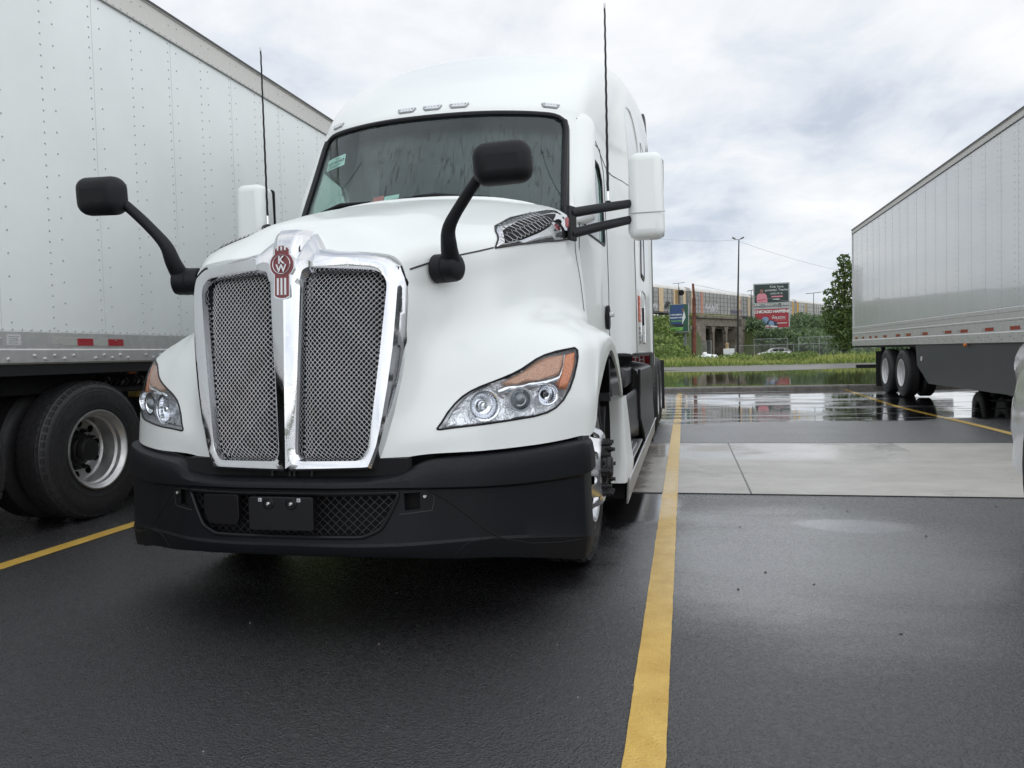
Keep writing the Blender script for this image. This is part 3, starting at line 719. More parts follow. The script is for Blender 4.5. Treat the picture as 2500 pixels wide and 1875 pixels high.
# chrome head behind the emblem
pts = np.array([[(x * hw, v + .01 * x * x, w) for x in np.linspace(-1, 1, 9)] for hw, v, w in
    [(.040, .034, 1.28), (.046, .028, 1.36), (.056, .026, 1.43), (.068, .028, 1.50), (.076, .034, 1.57), (.078, .045, 1.62), (.077, .068, 1.665), (.074, .105, 1.692)]])
for r_i in range(pts.shape[0]):
    pts[r_i, 0, 1] += .055; pts[r_i, -1, 1] += .055; pts[r_i, 1, 1] += .014; pts[r_i, -2, 1] += .014
MB().grid(surf(pts, 4, 3)).build('grille_crown', CHROME, surround, smooth=60)

# ---- bumper
bc = [0, .12, .24, .36, .47, .56, .68, .8, .95, 1.075, 1.145, 1.172, 1.178, 1.18]
bv = [-.035, -.034, -.028, -.01, .02, .06, .13, .2, .31, .42, .50, .56, .62, .69]
wt = [.655, .655, .655, .657, .675, .712, .722, .727, .735, .745, .75, .752, .752, .752]
wc = [.628, .628, .628, .628, .625, .62, .612, .606, .603, .606, .61, .613, .613, .613]
wb = [.345, .345, .345, .34, .335, .325, .31, .30, .275, .245, .225, .22, .22, .22]
wl = [.395, .394, .393, .392, .391, .390, .388, .385, .37, .35, .335, .325, .322, .32]
rows = []
def brow(dv, w): return [(a, v + dv * (1 if a < 1.1 else 1), ww) if a < 1.17 else (a - dv * 1.0, v, ww) for a, v, ww in zip(bc, bv, w)]
A_ = np.array
rows = [brow(.16, list(A_(wt) - .004)), brow(.075, list(A_(wt) + .012)), brow(.03, list(A_(wt) + .004)), brow(.012, list(A_(wt) - .004)), brow(.004, list(A_(wt) - .016)), brow(-.006, list((A_(wt) + A_(wc)) / 2)), brow(-.008, list(A_(wc) + .004)),
        brow(-.004, wc), brow(.014, list(A_(wc) - .008)), brow(.014, list(A_(wc) * .7 + A_(wl) * .3)), brow(.012, list(A_(wc) * .4 + A_(wl) * .6)), brow(.008, list(A_(wl) * .95 + A_(wc) * .05)), brow(.001, wl), brow(.002, list(A_(wl) - .004)), brow(.010, list(A_(wb) * .6 + A_(wl) * .4)), brow(.02, list(A_(wb) + .006)), brow(.035, wb), brow(.14, list(A_(wb) + .01))]
BG = mirror_cols(np.array(rows)); BG = np.swapaxes(cr(np.swapaxes(BG, 0, 1), 5), 0, 1)
bumper = MB().grid(BG).build('bumper', BLACK, truck, smooth=22)
BOP = rounded([(-.474, .606), (.474, .606), (.44, .53), (.40, .46), (.33, .43), (-.33, .43), (-.40, .46), (-.44, .53)], .02, 3)
HOLES = [[(s * .492, .532), (s * .548, .536), (s * .548, .602), (s * .489, .602)] for s in (1, -1)]
cut(bumper, [prism_cutter(BOP, 'y', -1, .5)] + [prism_cutter(h if i == 0 else h[::-1], 'y', -1, .5) for i, h in enumerate(HOLES)], .02)
for p in bumper.data.polygons: p.use_smooth = True
bumper.data.set_sharp_from_angle(angle=R(22))
BB = bvh(BG)
def on_bump(a, w): h = BB.ray_cast(Vector((a, -2, w)), Vector((0, 1, 0))); return h[0] if h[0] else Vector((a, 0, w))
# lower grille
lg = MB().tube([(a, on_bump(a, w).y - .002, w) for a, w in lerp_path(BOP + [BOP[0]], .04)], .009, 8, cap=False).build('grille_frame', BLACK_SMOOTH, bumper)
DM = mat('black_mesh', (.035, .037, .04), .38)
def vb(x): return np.interp(abs(x), bc, bv)
diamond(BOP, .036, .0345, .0022, lambda x, y, z: (x, vb(x) + .035 + z, y), .001).build('lower_grille_mesh', DM, bumper, smooth=0, fix=False)
MB().bbox((-.58, .10, .40), (.58, .12, .63)).build('grille_backing', HOLE, bumper, smooth=0)
pc = rounded([(-.382, .597), (-.205, .600), (-.203, .505), (-.215, .475), (-.33, .472), (-.36, .483), (-.382, .52)], .012, 3)
MB().prism(pc, (-.02, .0), lambda x, y, z: (x, vb(x) + .012 + z, y)).build('tow_cover', BLACK_SMOOTH, bumper, smooth=25, bevel=.004)
pp = rounded([(-.143, .598), (.143, .598), (.143, .462), (-.143, .462)], .012, 3)
plate = MB().prism(pp, (0, .02), lambda x, y, z: (x, -.062 + z, y)).build('plate_bracket', BLACK_SMOOTH, bumper, smooth=25, bevel=.003)
BOLT = mat('zinc_bolt', (.62, .61, .58), .3, 1.)
for x in (-.052, .048):
    MB().lathe([(-.002, .0245), (-.004, .022), (.004, .019), (.004, 0)], (x, -.062, .572), 'Y', 24).build('recess_ring', BLACK_SMOOTH, plate)
    MB().lathe([(-.014, 0), (-.014, .005), (-.010, .0085), (-.003, .009), (0, .009)], (x + .003, -.062, .572), 'Y', 14).build('bolt', BOLT, plate)
for x in (-.088, .083):
    MB().bbox((x - .007, -.066, .580), (x + .007, -.0615, .594)).build('clip', mat('clip_white', (.55, .56, .58), .4), plate, smooth=0)
    MB().bbox((x - .002, -.068, .585), (x + .002, -.0655, .589)).build('clip_hole', HOLE, plate, smooth=0)
for s in (1, -1):
    c = on_bump(s * .567, .585)
    MB().lathe([(-.010, 0), (-.010, .006), (-.006, .0085), (0, .009)], tuple(c), 'Y', 16).build('bolt', BOLT, bumper)
    MB().tube([on_bump(s * a, w) for a, w in lerp_path([(.49, .606), (.55, .605), (.585, .60), (.60, .575), (.59, .525), (.47, .518)])], .002, 5).build('panel_gap', SEAM, bumper)
    sm = [on_bump(s * a, w) for a, w in lerp_path([(.575, .606), (.64, .565), (.72, .49), (.78, .43), (.84, .385), (.95, .345), (1.05, .33), (1.16, .322)])]
    MB().tube(sm, .0035, 5).build('panel_gap', HOLE, bumper)
    MB().tube([on_bump(s * a, w) for a, w in lerp_path([(.66, .325), (.70, .365), (.73, .385), (.84, .387)])], .003, 5).build('panel_gap', HOLE, bumper)
# black filler between the hood and the bumper and the dark mass under the nose
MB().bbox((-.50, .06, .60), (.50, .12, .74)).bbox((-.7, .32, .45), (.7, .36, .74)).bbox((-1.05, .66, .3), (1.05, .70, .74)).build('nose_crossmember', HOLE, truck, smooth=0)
for s in (1, -1):
    MB().tube([(s * .04 + x, .045, .69 + z) for x, z in ((-.05, -.03), (-.05, .0), (-.03, .012), (.03, .012), (.05, 0), (.05, -.03))], .006, 6).build('tow_eye', STEEL, truck)

# ---- cab, sleeper and roof: plan outlines at rising heights
SEC = [
 (1.12, [(0,1.66),(.35,1.69),(.65,1.79),(.90,1.95),(.97,2.12),(1.02,2.6),(1.045,3.05),(1.08,3.25),(1.20,3.55),(1.22,4.3),(1.22,6.15),(1.19,6.24),(0,6.27)]),
 (1.60, [(0,1.66),(.35,1.69),(.65,1.79),(.90,1.95),(.97,2.12),(1.02,2.6),(1.045,3.05),(1.08,3.25),(1.20,3.55),(1.22,4.3),(1.22,6.15),(1.19,6.24),(0,6.27)]),
 (2.00, [(0,1.62),(.35,1.65),(.65,1.76),(.895,1.91),(.965,2.04),(1.015,2.6),(1.04,3.05),(1.075,3.25),(1.195,3.55),(1.22,4.3),(1.22,6.15),(1.19,6.24),(0,6.27)]),
 (2.10, [(0,1.66),(.35,1.69),(.65,1.79),(.885,1.94),(.955,2.06),(1.01,2.6),(1.035,3.05),(1.075,3.25),(1.195,3.55),(1.22,4.3),(1.22,6.15),(1.19,6.24),(0,6.27)]),
 (2.40, [(0,1.83),(.35,1.86),(.65,1.97),(.868,2.11),(.945,2.23),(1.0,2.65),(1.03,3.07),(1.065,3.28),(1.185,3.57),(1.215,4.3),(1.22,6.15),(1.19,6.24),(0,6.27)]),
 (2.70, [(0,2.01),(.35,2.04),(.65,2.14),(.855,2.28),(.945,2.41),(.995,2.75),(1.02,3.1),(1.05,3.3),(1.165,3.6),(1.205,4.3),(1.22,6.15),(1.19,6.24),(0,6.27)]),
 (2.80, [(0,2.07),(.35,2.10),(.65,2.20),(.86,2.34),(.95,2.47),(1.0,2.75),(1.035,3.1),(1.06,3.3),(1.16,3.6),(1.20,4.3),(1.22,6.15),(1.19,6.24),(0,6.27)]),
 (3.00, [(0,2.27),(.35,2.30),(.65,2.41),(.88,2.56),(.965,2.68),(1.02,2.88),(1.055,3.12),(1.08,3.35),(1.15,3.7),(1.195,4.4),(1.215,6.15),(1.19,6.24),(0,6.27)]),
 (3.20, [(0,2.56),(.35,2.59),(.65,2.70),(.89,2.85),(.975,2.97),(1.03,3.15),(1.065,3.35),(1.09,3.6),(1.145,3.95),(1.185,4.6),(1.21,6.15),(1.18,6.24),(0,6.27)]),
 (3.40, [(0,2.92),(.35,2.95),(.65,3.06),(.88,3.21),(.97,3.34),(1.03,3.52),(1.065,3.72),(1.09,3.95),(1.135,4.3),(1.17,4.9),(1.20,6.15),(1.17,6.24),(0,6.27)]),
 (3.60, [(0,3.38),(.35,3.41),(.63,3.52),(.85,3.67),(.945,3.80),(1.005,3.98),(1.045,4.18),(1.08,4.4),(1.125,4.7),(1.165,5.2),(1.205,6.15),(1.18,6.24),(0,6.27)]),
 (3.75, [(0,3.85),(.34,3.88),(.62,3.99),(.83,4.14),(.93,4.28),(.995,4.45),(1.04,4.62),(1.07,4.8),(1.105,5.05),(1.145,5.4),(1.185,6.15),(1.16,6.24),(0,6.27)]),
 (3.87, [(0,4.40),(.32,4.43),(.58,4.53),(.78,4.67),(.88,4.79),(.95,4.92),(.995,5.05),(1.03,5.2),(1.065,5.4),(1.10,5.65),(1.14,6.12),(1.12,6.2),(0,6.25)]),
 (3.935,[(0,5.0),(.28,5.02),(.52,5.1),(.68,5.2),(.78,5.3),(.84,5.4),(.89,5.5),(.93,5.6),(.96,5.7),(.98,5.85),(.99,6.05),(.98,6.12),(0,6.2)]),
 (3.95, [(0,5.5),(.12,5.5),(.2,5.55),(.25,5.6),(.28,5.65),(.3,5.7),(.3,5.75),(.3,5.8),(.3,5.85),(.3,5.9),(.3,5.95),(.28,5.98),(0,6.0)])]
SEC = [(w, s_[:-1] + [(s_[-2][0] * .93, s_[-2][1] + .02), (s_[-2][0] * .72, s_[-2][1] + .025), s_[-1]]) for w, s_ in SEC]
CG = mirror_cols(np.array([[(a, v, w) for a, v in s_] for w, s_ in SEC]))
CABG = surf(CG, 5, 5)
cab = tmp_surface(CABG); cab.name = 'cab'; cab.data.name = 'cab'; cab.parent = truck
WSP = rounded([(-.905, 1.98), (.905, 1.98), (.862, 2.715), (-.862, 2.715)], [.03, .03, .11, .11], 6)
DW = rounded([(2.15, 1.93), (2.90, 1.93), (2.90, 2.40), (2.80, 2.50), (2.36, 2.53), (2.15, 2.2)], .04, 4)
cut(cab, [prism_cutter(WSP, 'y', 0, 3.0), prism_cutter(DW, 'x', .6, 1.6), prism_cutter(DW, 'x', -1.6, -.6)], .03)
for p in cab.data.polygons: p.use_smooth = True
cab.data.set_sharp_from_angle(angle=R(35))
CBV = bvh(CABG)
def on_cab(a, w): h = CBV.ray_cast(Vector((a, -2, w)), Vector((0, 1, 0))); return h[0] if h[0] else Vector((a, 2, w))
def on_cab_side(v, w, s=1): h = CBV.ray_cast(Vector((s * 3, v, w)), Vector((-s, 0, 0))); return h[0] if h[0] else Vector((s * 1.2, v, w))
ws = patch(CABG, WSP, 'windshield', WS_GLASS, truck, (0, .006, 0), .004, 'y', 0, 3.0)
fr = MB().tube([on_cab(a, w) + Vector((0, -.002, 0)) for a, w in lerp_path(WSP + [WSP[0]], .03)], .017, 8, cap=False)
fr.build('windshield_frame', BLACK_SMOOTH, ws)
# broad black A-pillar rubbers
for s in (1, -1):
    MB().tube([on_cab(s * a, w) + Vector((s * .004, -.004, 0)) for a, w in lerp_path([(.886, 2.0), (.868, 2.35), (.858, 2.62), (.845, 2.68)], .03)], .021, 8).build('pillar_rubber', BLACK_SMOOTH, ws)
# fairings that stand out from the windshield pillars
for s in (1, -1):
    P = []
    for w, ai, vi, k_ in ((1.96, .915, 1.96, .4), (1.99, .905, 1.95, .85), (2.05, .90, 1.965, 1), (2.2, .892, 2.02, 1), (2.4, .88, 2.14, 1), (2.6, .872, 2.26, 1), (2.72, .87, 2.335, .95), (2.78, .88, 2.39, .6)):
        P.append([(s * (ai + f * .155 * k_), vi + dv_ * k_ + .0, w) for f, dv_ in ((0, .0), (.3, .02), (.7, .075), (.95, .14), (1.0, .20), (.93, .24))])
    pf_ = MB().grid(surf(np.array(P), 3, 2)).build('pillar_fairing', WHITE, cab, smooth=60); mo = pf_.modifiers.new('s', 'SOLIDIFY'); mo.thickness = .008
# door windows
DF = mat('window_rubber', (.012, .012, .014), .4)
for s in (1, -1):
    w_ = patch(CABG, DW, 'door_window', SIDE_GLASS, truck, (-s * .01, 0, 0), .004, 'x', .6 if s > 0 else -1.6, 1.6 if s > 0 else -.6)
    MB().tube([on_cab_side(v, w, s) for v, w in lerp_path(DW + [DW[0]], .04)], .009, 8, cap=False).build('window_frame', DF, w_)
    # door seams
    pts = [on_cab_side(v, w, s) + Vector((s * .001, 0, 0)) for v, w in lerp_path([(2.02, 1.2), (2.02, 2.0), (2.3, 2.62), (2.9, 2.64), (3.02, 2.5), (3.02, 1.14)], .05)]
    MB().tube(pts, .003, 5).build('panel_gap', SEAM, cab)
    pts = [on_cab_side(v, w, s) + Vector((s * .001, 0, 0)) for v, w in lerp_path([(2.35, 2.72), (2.75, 2.66), (3.15, 2.56), (3.5, 2.5), (6.1, 2.5)], .06)]
    MB().tube(pts, .003, 5).build('panel_gap', SEAM, cab)
    # handle
    c = on_cab_side(2.86, 1.40, s)
    hd = MB().lathe([(0, .0), (.004, .06), (.026, .064), (.030, .058), (.022, 0)], tuple(c), 'X', 20, s).build('door_handle', BLACK_SMOOTH, cab)
    hd.data.transform(Matrix.Translation(c) @ Matrix.Diagonal((1, 1, 1.45, 1)) @ Matrix.Translation(-c))
    MB().box((c.x + s * .045, c.y, c.z + .02), (.026, .15, .034)).build('grip', mat('grip_silver', (.62, .64, .64), .25, .6), hd, bevel=.008)
# body panel that bulges beside the sleeper roof: recessed quarter panel
qp = rounded([(3.62, 2.56), (4.45, 2.56), (4.5, 3.05), (4.2, 3.3), (3.85, 3.25), (3.66, 2.95)], .12, 5)
for s in (1, -1):
    pp = [on_cab_side(v, w, s) for v, w in lerp_path(qp + [qp[0]], .05)]
    MB().tube(pp, .012, 6, cap=False).build('roof_quarter_panel', PAINT_PLAIN, cab)
    for k_, (v0, v1, w0, w1) in enumerate([(4.25, 4.75, 1.82, 2.42), (5.0, 5.6, 2.7, 3.25)]):
        o_ = patch(CABG, rounded([(v0, w0), (v1, w0), (v1 - .02, w1), (v0 + .06, w1)], .07, 4), 'sleeper_window', SIDE_GLASS if k_ else mat('sleeper_glass', (.01, .012, .014), .05), cab, (s * .004, 0, 0), .006, 'x', .6 if s > 0 else -1.6, 1.6 if s > 0 else -.6) if k_ == 0 else None
        q_ = rounded([(v0, w0), (v1, w0), (v1 - .02, w1), (v0 + .06, w1)], .07, 4)
        MB().tube([on_cab_side(v, w, s) for v, w in lerp_path(q_ + [q_[0]], .05)], .010 if k_ == 0 else .004, 6, cap=False).build('sleeper_window_frame', DF if k_ == 0 else SEAM, cab)
    q_ = rounded([(4.2, 1.22), (4.85, 1.22), (4.85, 1.70), (4.2, 1.70)], .07, 4)
    td = MB().tube([on_cab_side(v, w, s) for v, w in lerp_path(q_ + [q_[0]], .05)], .009, 6, cap=False).build('luggage_door', CHROME_PLAIN, cab)
    c = on_cab_side(4.32, 1.46, s); MB().box((c.x + s * .01, c.y, c.z), (.02, .05, .16)).build('latch', BLACK_SMOOTH, td, bevel=.005)
    MB().tube([on_cab_side(3.64, w, s) + Vector((s * .002, 0, 0)) for w in np.linspace(1.13, 2.45, 12)], .003, 5).build('panel_gap', SEAM, cab)
    # skirt moulding along the cab bottom
    MB().tube([on_cab_side(v, 1.13, s) + Vector((0, 0, -.01)) for v in np.linspace(2.05, 6.15, 20)], .014, 6).build('sill_moulding', BLACK_SMOOTH, cab)
# dark side extender and roof fairing rear edge
for s in (1, -1):
    P = np.array([[(s * (1.205 - .05 * max(0, (w - 3.3)) - .0), 6.2, w), (s * (1.215 - .05 * max(0, (w - 3.3))), 6.42, w), (s * (1.225 - .08 * max(0, (w - 3.2))), 6.72, w)] for w in np.linspace(.75, 3.86, 14)])
    e_ = MB().grid(P).build('side_extender', mat('extender_rubber', (.045, .047, .05), .5), truck); mo = e_.modifiers.new('s', 'SOLIDIFY'); mo.thickness = .016; mo.offset = 0
    MB().box((s * 1.13, 6.40, 3.80), (.13, .36, .17)).build('extender_cap', mat('cap_grey', (.09, .09, .095), .45), e_, bevel=.04)
# orange decal and small lettering on the sleeper side
DEC = mat('orange_decal', (.60, .10, .045), .4)
for s in (1,):
    c = on_cab_side(3.93, 1.5, s)
    d = MB().bbox((c.x + .002, 3.80, 1.40), (c.x + .006, 4.07, 1.62)).build('warning_decal', DEC, cab, smooth=0)
    mb = MB()
    for k_ in range(4): mb.bbox((c.x + .006, 3.83, 1.425 + .048 * k_), (c.x + .008, 4.03 - .03 * (k_ % 2), 1.437 + .048 * k_))
    mb.build('decal_print', mat('decal_print', (.75, .45, .38), .5), d, smooth=0)
    c = Vector((1.2225, 3.93, 1.28))
    mb = MB()
    for k_ in range(4):
        for q_ in range(5 - k_ % 2): mb.bbox((c.x, 3.83 + q_ * .045, 1.21 + k_ * .04), (c.x + .002, 3.862 + q_ * .045, 1.235 + k_ * .04))
    mb.build('sleeper_lettering', mat('letter_grey', (.2, .2, .2), .5), cab, smooth=0)
# clearance lights above the windshield
LED = mat('led_lens', (.66, .68, .70), .12, .3, coat=.8); LEDD = mat('led_dot', (.03, .03, .035), .3)
for k_, a in enumerate((-.758, -.181, .0, .181, .758)):
    c = on_cab(a, 2.785); e1 = on_cab(a + .03, 2.785) - on_cab(a - .03, 2.785); e1.normalize()
    e2 = on_cab(a, 2.80) - on_cab(a, 2.77); e2.normalize(); nrm = e1.cross(e2); nrm.normalize()
    if nrm.y > 0: nrm = -nrm
    pl = lambda x, y, z: tuple(c + e1 * x + e2 * y + nrm * z)
    ol = rounded([(-.066, .020), (.066, .020), (.050, -.022), (-.050, -.022)], .014, 4)
    l_ = MB().prism([(x * 1.07, y * 1.13) for x, y in ol], (-.01, .006), pl).build('clearance_light', mat('light_bezel', (.30, .31, .32), .3), truck, bevel=.002)
    MB().prism([(x * .93, y * .86) for x, y in ol], (0, .012), pl).build('lens', LED, l_, bevel=.003)
    mb = MB()
    for x in (-.045, -.022, 0, .022, .045):
        rr = .0055 if abs(x) > .03 else .003; mb.prism([(x + rr * math.cos(t_), rr * math.sin(t_)) for t_ in np.linspace(0, 2 * math.pi, 9)[:-1]], (.0105, .013), pl)
    mb.build('led_row', LEDD, l_, smooth=0)
# wipers
for pts in ([(-.80, 2.075), (-.62, 2.10), (-.45, 2.122), (-.30, 2.118)], [(-.18, 2.112), (.0, 2.125), (.25, 2.118), (.47, 2.105)]):
    q_ = [on_cab(a, w - .004) + Vector((0, -.025, 0)) for a, w in lerp_path(pts, .05)]
    wp = MB().tube(q_, .009, 6).build('wiper', BLACK_SMOOTH, truck)
    mid = len(q_) // 2
    MB().tube([q_[mid - 3] + Vector((0, -.012, .004)), q_[mid] + Vector((0, -.02, .008)), q_[mid + 3] + Vector((0, -.012, .0))], [.006, .012, .006], 6).build('wiper_arm', BLACK_SMOOTH, wp)
# cab interior
MB().bbox((-.95, 1.7, 1.06), (.95, 6.15, 1.14)).bbox((-.42, .3, .75), (.42, 1.7, 1.42)).bbox((-.62, .45, 1.0), (.62, 1.75, 1.08)).build('cab_floor', DARK, cab, smooth=0)
INT = mat('cab_trim', (.045, .05, .05), .8); SEATM = mat('seat_fabric', (.03, .03, .035), .9); 
MB().bbox((-.85, 1.98, 1.6), (.85, 2.35, 1.98)).bbox((.1, 1.95, 1.9), (.8, 2.3, 2.06)).build('dashboard', INT, cab, bevel=.04)
MB().bbox((-1.0, 3.55, 1.15), (1.0, 3.6, 3.2)).build('sleeper_curtain', mat('curtain', (.05, .055, .055), .9, noise=(3, .3)), cab)
MB().bbox((-.75, 2.45, 2.78), (.75, 3.5, 2.80)).build('headliner', INT, cab)
for x in (-.55, .55):
    st_ = MB().bbox((x - .26, 2.75, 1.45), (x + .26, 3.25, 1.65)).bbox((x - .25, 3.15, 1.6), (x + .25, 3.3, 2.25)).build('seat', SEATM, cab, bevel=.05)
    MB().bbox((x - .15, 3.17, 2.27), (x + .15, 3.28, 2.48)).build('headrest', SEATM, st_, bevel=.04)
MB().tube([(.48 + .21 * math.cos(t_), 2.42 - .11 * math.sin(t_), 2.02 + .17 * math.sin(t_)) for t_ in np.linspace(0, 2 * math.pi, 33)], .015, 8, cap=False).build('steering_wheel', BLACK_SMOOTH, cab)
PAPER = mat('windshield_paper', (.52, .72, .66), .7)
c0 = on_cab(-.70, 2.43)
def wpl(cx, cw, tilt=0.):
    def f(x, y, z):
        x2 = x * math.cos(tilt) - y * math.sin(tilt); y2 = x * math.sin(tilt) + y * math.cos(tilt)
        p = on_cab(cx + x2, cw + y2); return (p.x, p.y + .016 - z, p.z)
    return f
pf = wpl(-.70, 2.485, .10)
Pp = np.array([[pf(x, y, 0) for x in np.linspace(-.085, .085, 7)] for y in np.linspace(-.045, .045, 4)])
pap = MB().grid(Pp).build('window_paper', PAPER, ws); INK = mat('ink', (.05, .09, .09), .6)
text_mb('015181469', .034, .001, lambda x, y, z: pf(x, y + .002, .003 + z), bold=.0003).build('digits', INK, pap, smooth=0)
mb = MB()
for (x0, x1, y) in ((-.01, .035, .028), (-.065, .05, -.022), (-.075, .02, -.033)):
    mb.add([pf(x0, y - .0025, .003), pf(x1, y - .0025, .003), pf(x1, y + .0025, .003), pf(x0, y + .0025, .003)], [(0, 1, 2, 3)])
mb.build('small_print', INK, pap, smooth=0)
for x0, x1, m_ in ((-.30, -.225, mat('card_red', (.55, .10, .08), .6)), (-.22, -.12, PAPER)):
    MB().add([tuple(on_cab(x, w) + Vector((0, .018, 0))) for x, w in ((x0, 2.115), (x1, 2.125), (x1, 2.165), (x0, 2.155))], [(0, 1, 2, 3)]).build('dash_card', m_, ws, smooth=0)

# side vents with chrome blade at the rear of the hood
VP = [(.606,1.641),(.66,1.685),(.726,1.735),(.80,1.772),(.962,1.825),(1.042,1.850),(1.257,1.905),(1.519,1.963),(1.62,1.978),(1.627,1.809),(1.4,1.772),(1.194,1.742),(.832,1.684)]
VH = [(0.680, 1.672), (.72, 1.715), (.76, 1.742), (.83, 1.768), (0.916, 1.796), (1.015, 1.828), (1.19, 1.874), (1.422, 1.927), (1.52, 1.944), (1.39, 1.887), (1.267, 1.829), (1.101, 1.775), (0.875, 1.712)]
for s in (1, -1):
    lo_, hi_ = (.4, 1.4) if s > 0 else (-1.4, -.4)
    v_ = patch(HOODG, VP, 'side_vent', CHROME, hood, ('n', .004), .008, 'x', lo_, hi_)
    MB().tube([on_hood_side(v, w, s) + Vector((s * .006, 0, 0)) for v, w in lerp_path(VP + [VP[0]], .04)], .005, 6, cap=False).build('vent_gasket', BLACK_SMOOTH, v_)
    patch(HOODG, VH, 'vent_opening', HOLE, v_, ('n', .0105), .004, 'x', lo_, hi_)
    mb = MB()
    def vpl(x, y, z):
        h_ = HB.ray_cast(Vector((s * 3, x, y)), Vector((-s, 0, 0))); n__ = h_[1] * (1 if h_[1].x * s > 0 else -1) if h_[0] else Vector((s, 0, 0))
        return tuple((h_[0] or Vector((s * .9, x, y))) + n__ * .0165)
    rr = .0165; ra = .034
    for i in range(30):
        for j in range(30):
            cx = .66 + i * ra * 1.6; cy = 1.64 + j * rr * 1.95 + (i % 2) * rr * .975
            if not all(any(t0 <= 9 <= t1 for t0, t1 in clip_seg((cx + qx - 9, cy + qy), (1, 0), VH)) for qx, qy in ((ra * .5, 0), (-ra * .5, 0), (0, rr * .5), (0, -rr * .5))): continue
            mb.tube([vpl(cx + ra * math.cos(t_), cy + rr * math.sin(t_), 0) for t_ in np.linspace(0, 2 * math.pi, 7)], .0017, 4, cap=False)
    mb.build('vent_mesh', mat('vent_mesh_dark', (.40, .40, .42), .25, .8), v_, smooth=0, fix=False)
    # marker lens at the vent's end and mirror mount plate
    MB().box((s * .962, 1.50, 1.885), (.02, .04, .06)).build('side_marker', mat('red_lens', (.30, .02, .03), .1, coat=1), v_, bevel=.015)

# door mirrors and their arms
def rbox(lo, hi, r, name, m_, parent, taper=0.):
    mb = MB().bbox(lo, hi)
    o = mb.build(name, m_, parent, smooth=60); mo = o.modifiers.new('b', 'BEVEL'); mo.width = r; mo.segments = 5; return o
for s in (1, -1):
    mir = rbox((min(s * 1.262, s * 1.492), 2.06, 1.858), (max(s * 1.262, s * 1.492), 2.25, 2.395), .055, 'door_mirror', WHITE, truck)
    for p in mir.data.vertices:   # narrower towards the top front
        if p.co.z > 2.3: p.co.x = s * (1.385 + (abs(p.co.x) - 1.385) * .90)
    rbox((min(s * 1.285, s * 1.485), 2.235, 1.88), (max(s * 1.285, s * 1.485), 2.285, 2.385), .02, 'mirror_bezel', BLACK_SMOOTH, mir)
    MB().bbox((s * 1.295, 2.286, 1.90), (s * 1.475, 2.289, 2.365)).build('mirror_glass', CHROME_PLAIN, mir, smooth=0)
    MB().tube([(s * (1.275 + .0), 2.058, 2.012), (s * 1.385, 2.0555, 2.012), (s * 1.495, 2.058, 2.012)], .0025, 5).build('panel_gap', mat('soft_gap', (.35, .36, .36), .6), mir)
    for k_, (z0, z1) in enumerate([(1.955, 2.085), (1.835, 1.985)]):
        arm = MB().tube([(s * .965, 1.60, z0), (s * 1.10, 1.83, (z0 * .55 + z1 * .45)), (s * 1.29, 2.12, z1)], [.026, .026, .024], 10, flat=1.1).build('mirror_arm', BLACK, truck)
        for q in (.2, .36):
            pass
    MB().box((s * .975, 1.60, 1.895), (.02, .085, .20), Matrix.Rotation(-s * .35, 3, 'Z')).build('mirror_mount', BLACK_SMOOTH, truck, bevel=.006)
    # aerial
    ax_, ay_, az_ = s * 1.155, 1.93, 2.055
    b_ = MB().lathe([(0, .022), (.012, .02), (.02, .012)], (ax_, ay_, az_), 'Z', 16).build('antenna', BLACK_SMOOTH, truck)
    MB().lathe([(.015, .008), (.075, .008), (.08, .004)], (ax_, ay_, az_), 'Z', 12).build('ferrule', CHROME_PLAIN, b_)
    ln = 1.10; n_ = 110
    MB().tube([(ax_ + .0008 * math.cos(t_ * 85) + s * .004 * t_, ay_ + .0008 * math.sin(t_ * 85) + .0 * t_, az_ + .08 + t_ * ln) for t_ in np.linspace(0, 1, n_)], [.0085 - .003 * i / n_ for i in range(n_)], 6).build('whip', BLACK_SMOOTH, b_)
    MB().lathe([(0, .004), (.004, .0065), (.03, .0065), (.034, .003)], (ax_ + s * .004, ay_, az_ + .08 + ln), 'Z', 10).build('whip_tip', mat('tip_white', (.7, .7, .7), .4), b_)
    # hood mirror
    c = on_hood(s * .60, 1.50)
    c = Vector((s * .648, .275, 1.525))
    bs = MB().tube([c + Vector((-s * .075, .025, -.004)), c + Vector((s * .012, -.003, -.004)), c + Vector((s * .028, -.007, -.004)), c + Vector((s * .037, -.010, -.004)), c + Vector((s * .040, -.011, -.004))], [.062, .061, .056, .040, .012], 24).build('hood_mirror', BLACK, truck)
    MB().tube([c + Vector((-s * .028, .009, -.004)), c + Vector((-s * .023, .0075, -.004))], .0625, 24).build('base_seam', HOLE, bs)
    a0 = c + Vector((s * .0, -.005, .02))
    path = [a0, c + Vector((s * .004, -.05, .08)), c + Vector((s * .018, -.08, .155)), c + Vector((s * .09, -.11, .25)), c + Vector((s * .17, -.14, .335)), c + Vector((s * .215, -.15, .37))]
    pp = cr(np.array([tuple(p) for p in path]), 5); rr = np.interp(np.linspace(0, 1, len(pp)), [0, .25, .5, .85, 1], [.040, .033, .024, .022, .034])
    MB().tube([tuple(p) for p in pp], list(rr), 14).build('arm', BLACK, bs)
    hc = c + Vector((s * .268, -.165, .372))
    hx = rbox((-.118, -.055, -.084), (.118, .065, .084), .055, 'mirror_head', BLACK, bs)
    hx.matrix_local = Matrix.Translation(hc) @ Matrix.Rotation(s * .10 , 4, 'Z') @ Matrix.Rotation(.10, 4, 'X') @ Matrix.Rotation(-s * .05, 4, 'Y')
    g_ = MB().bbox((-.085, .060, -.055), (.085, .0665, .055)).build('glass', CHROME_PLAIN, hx, smooth=0)

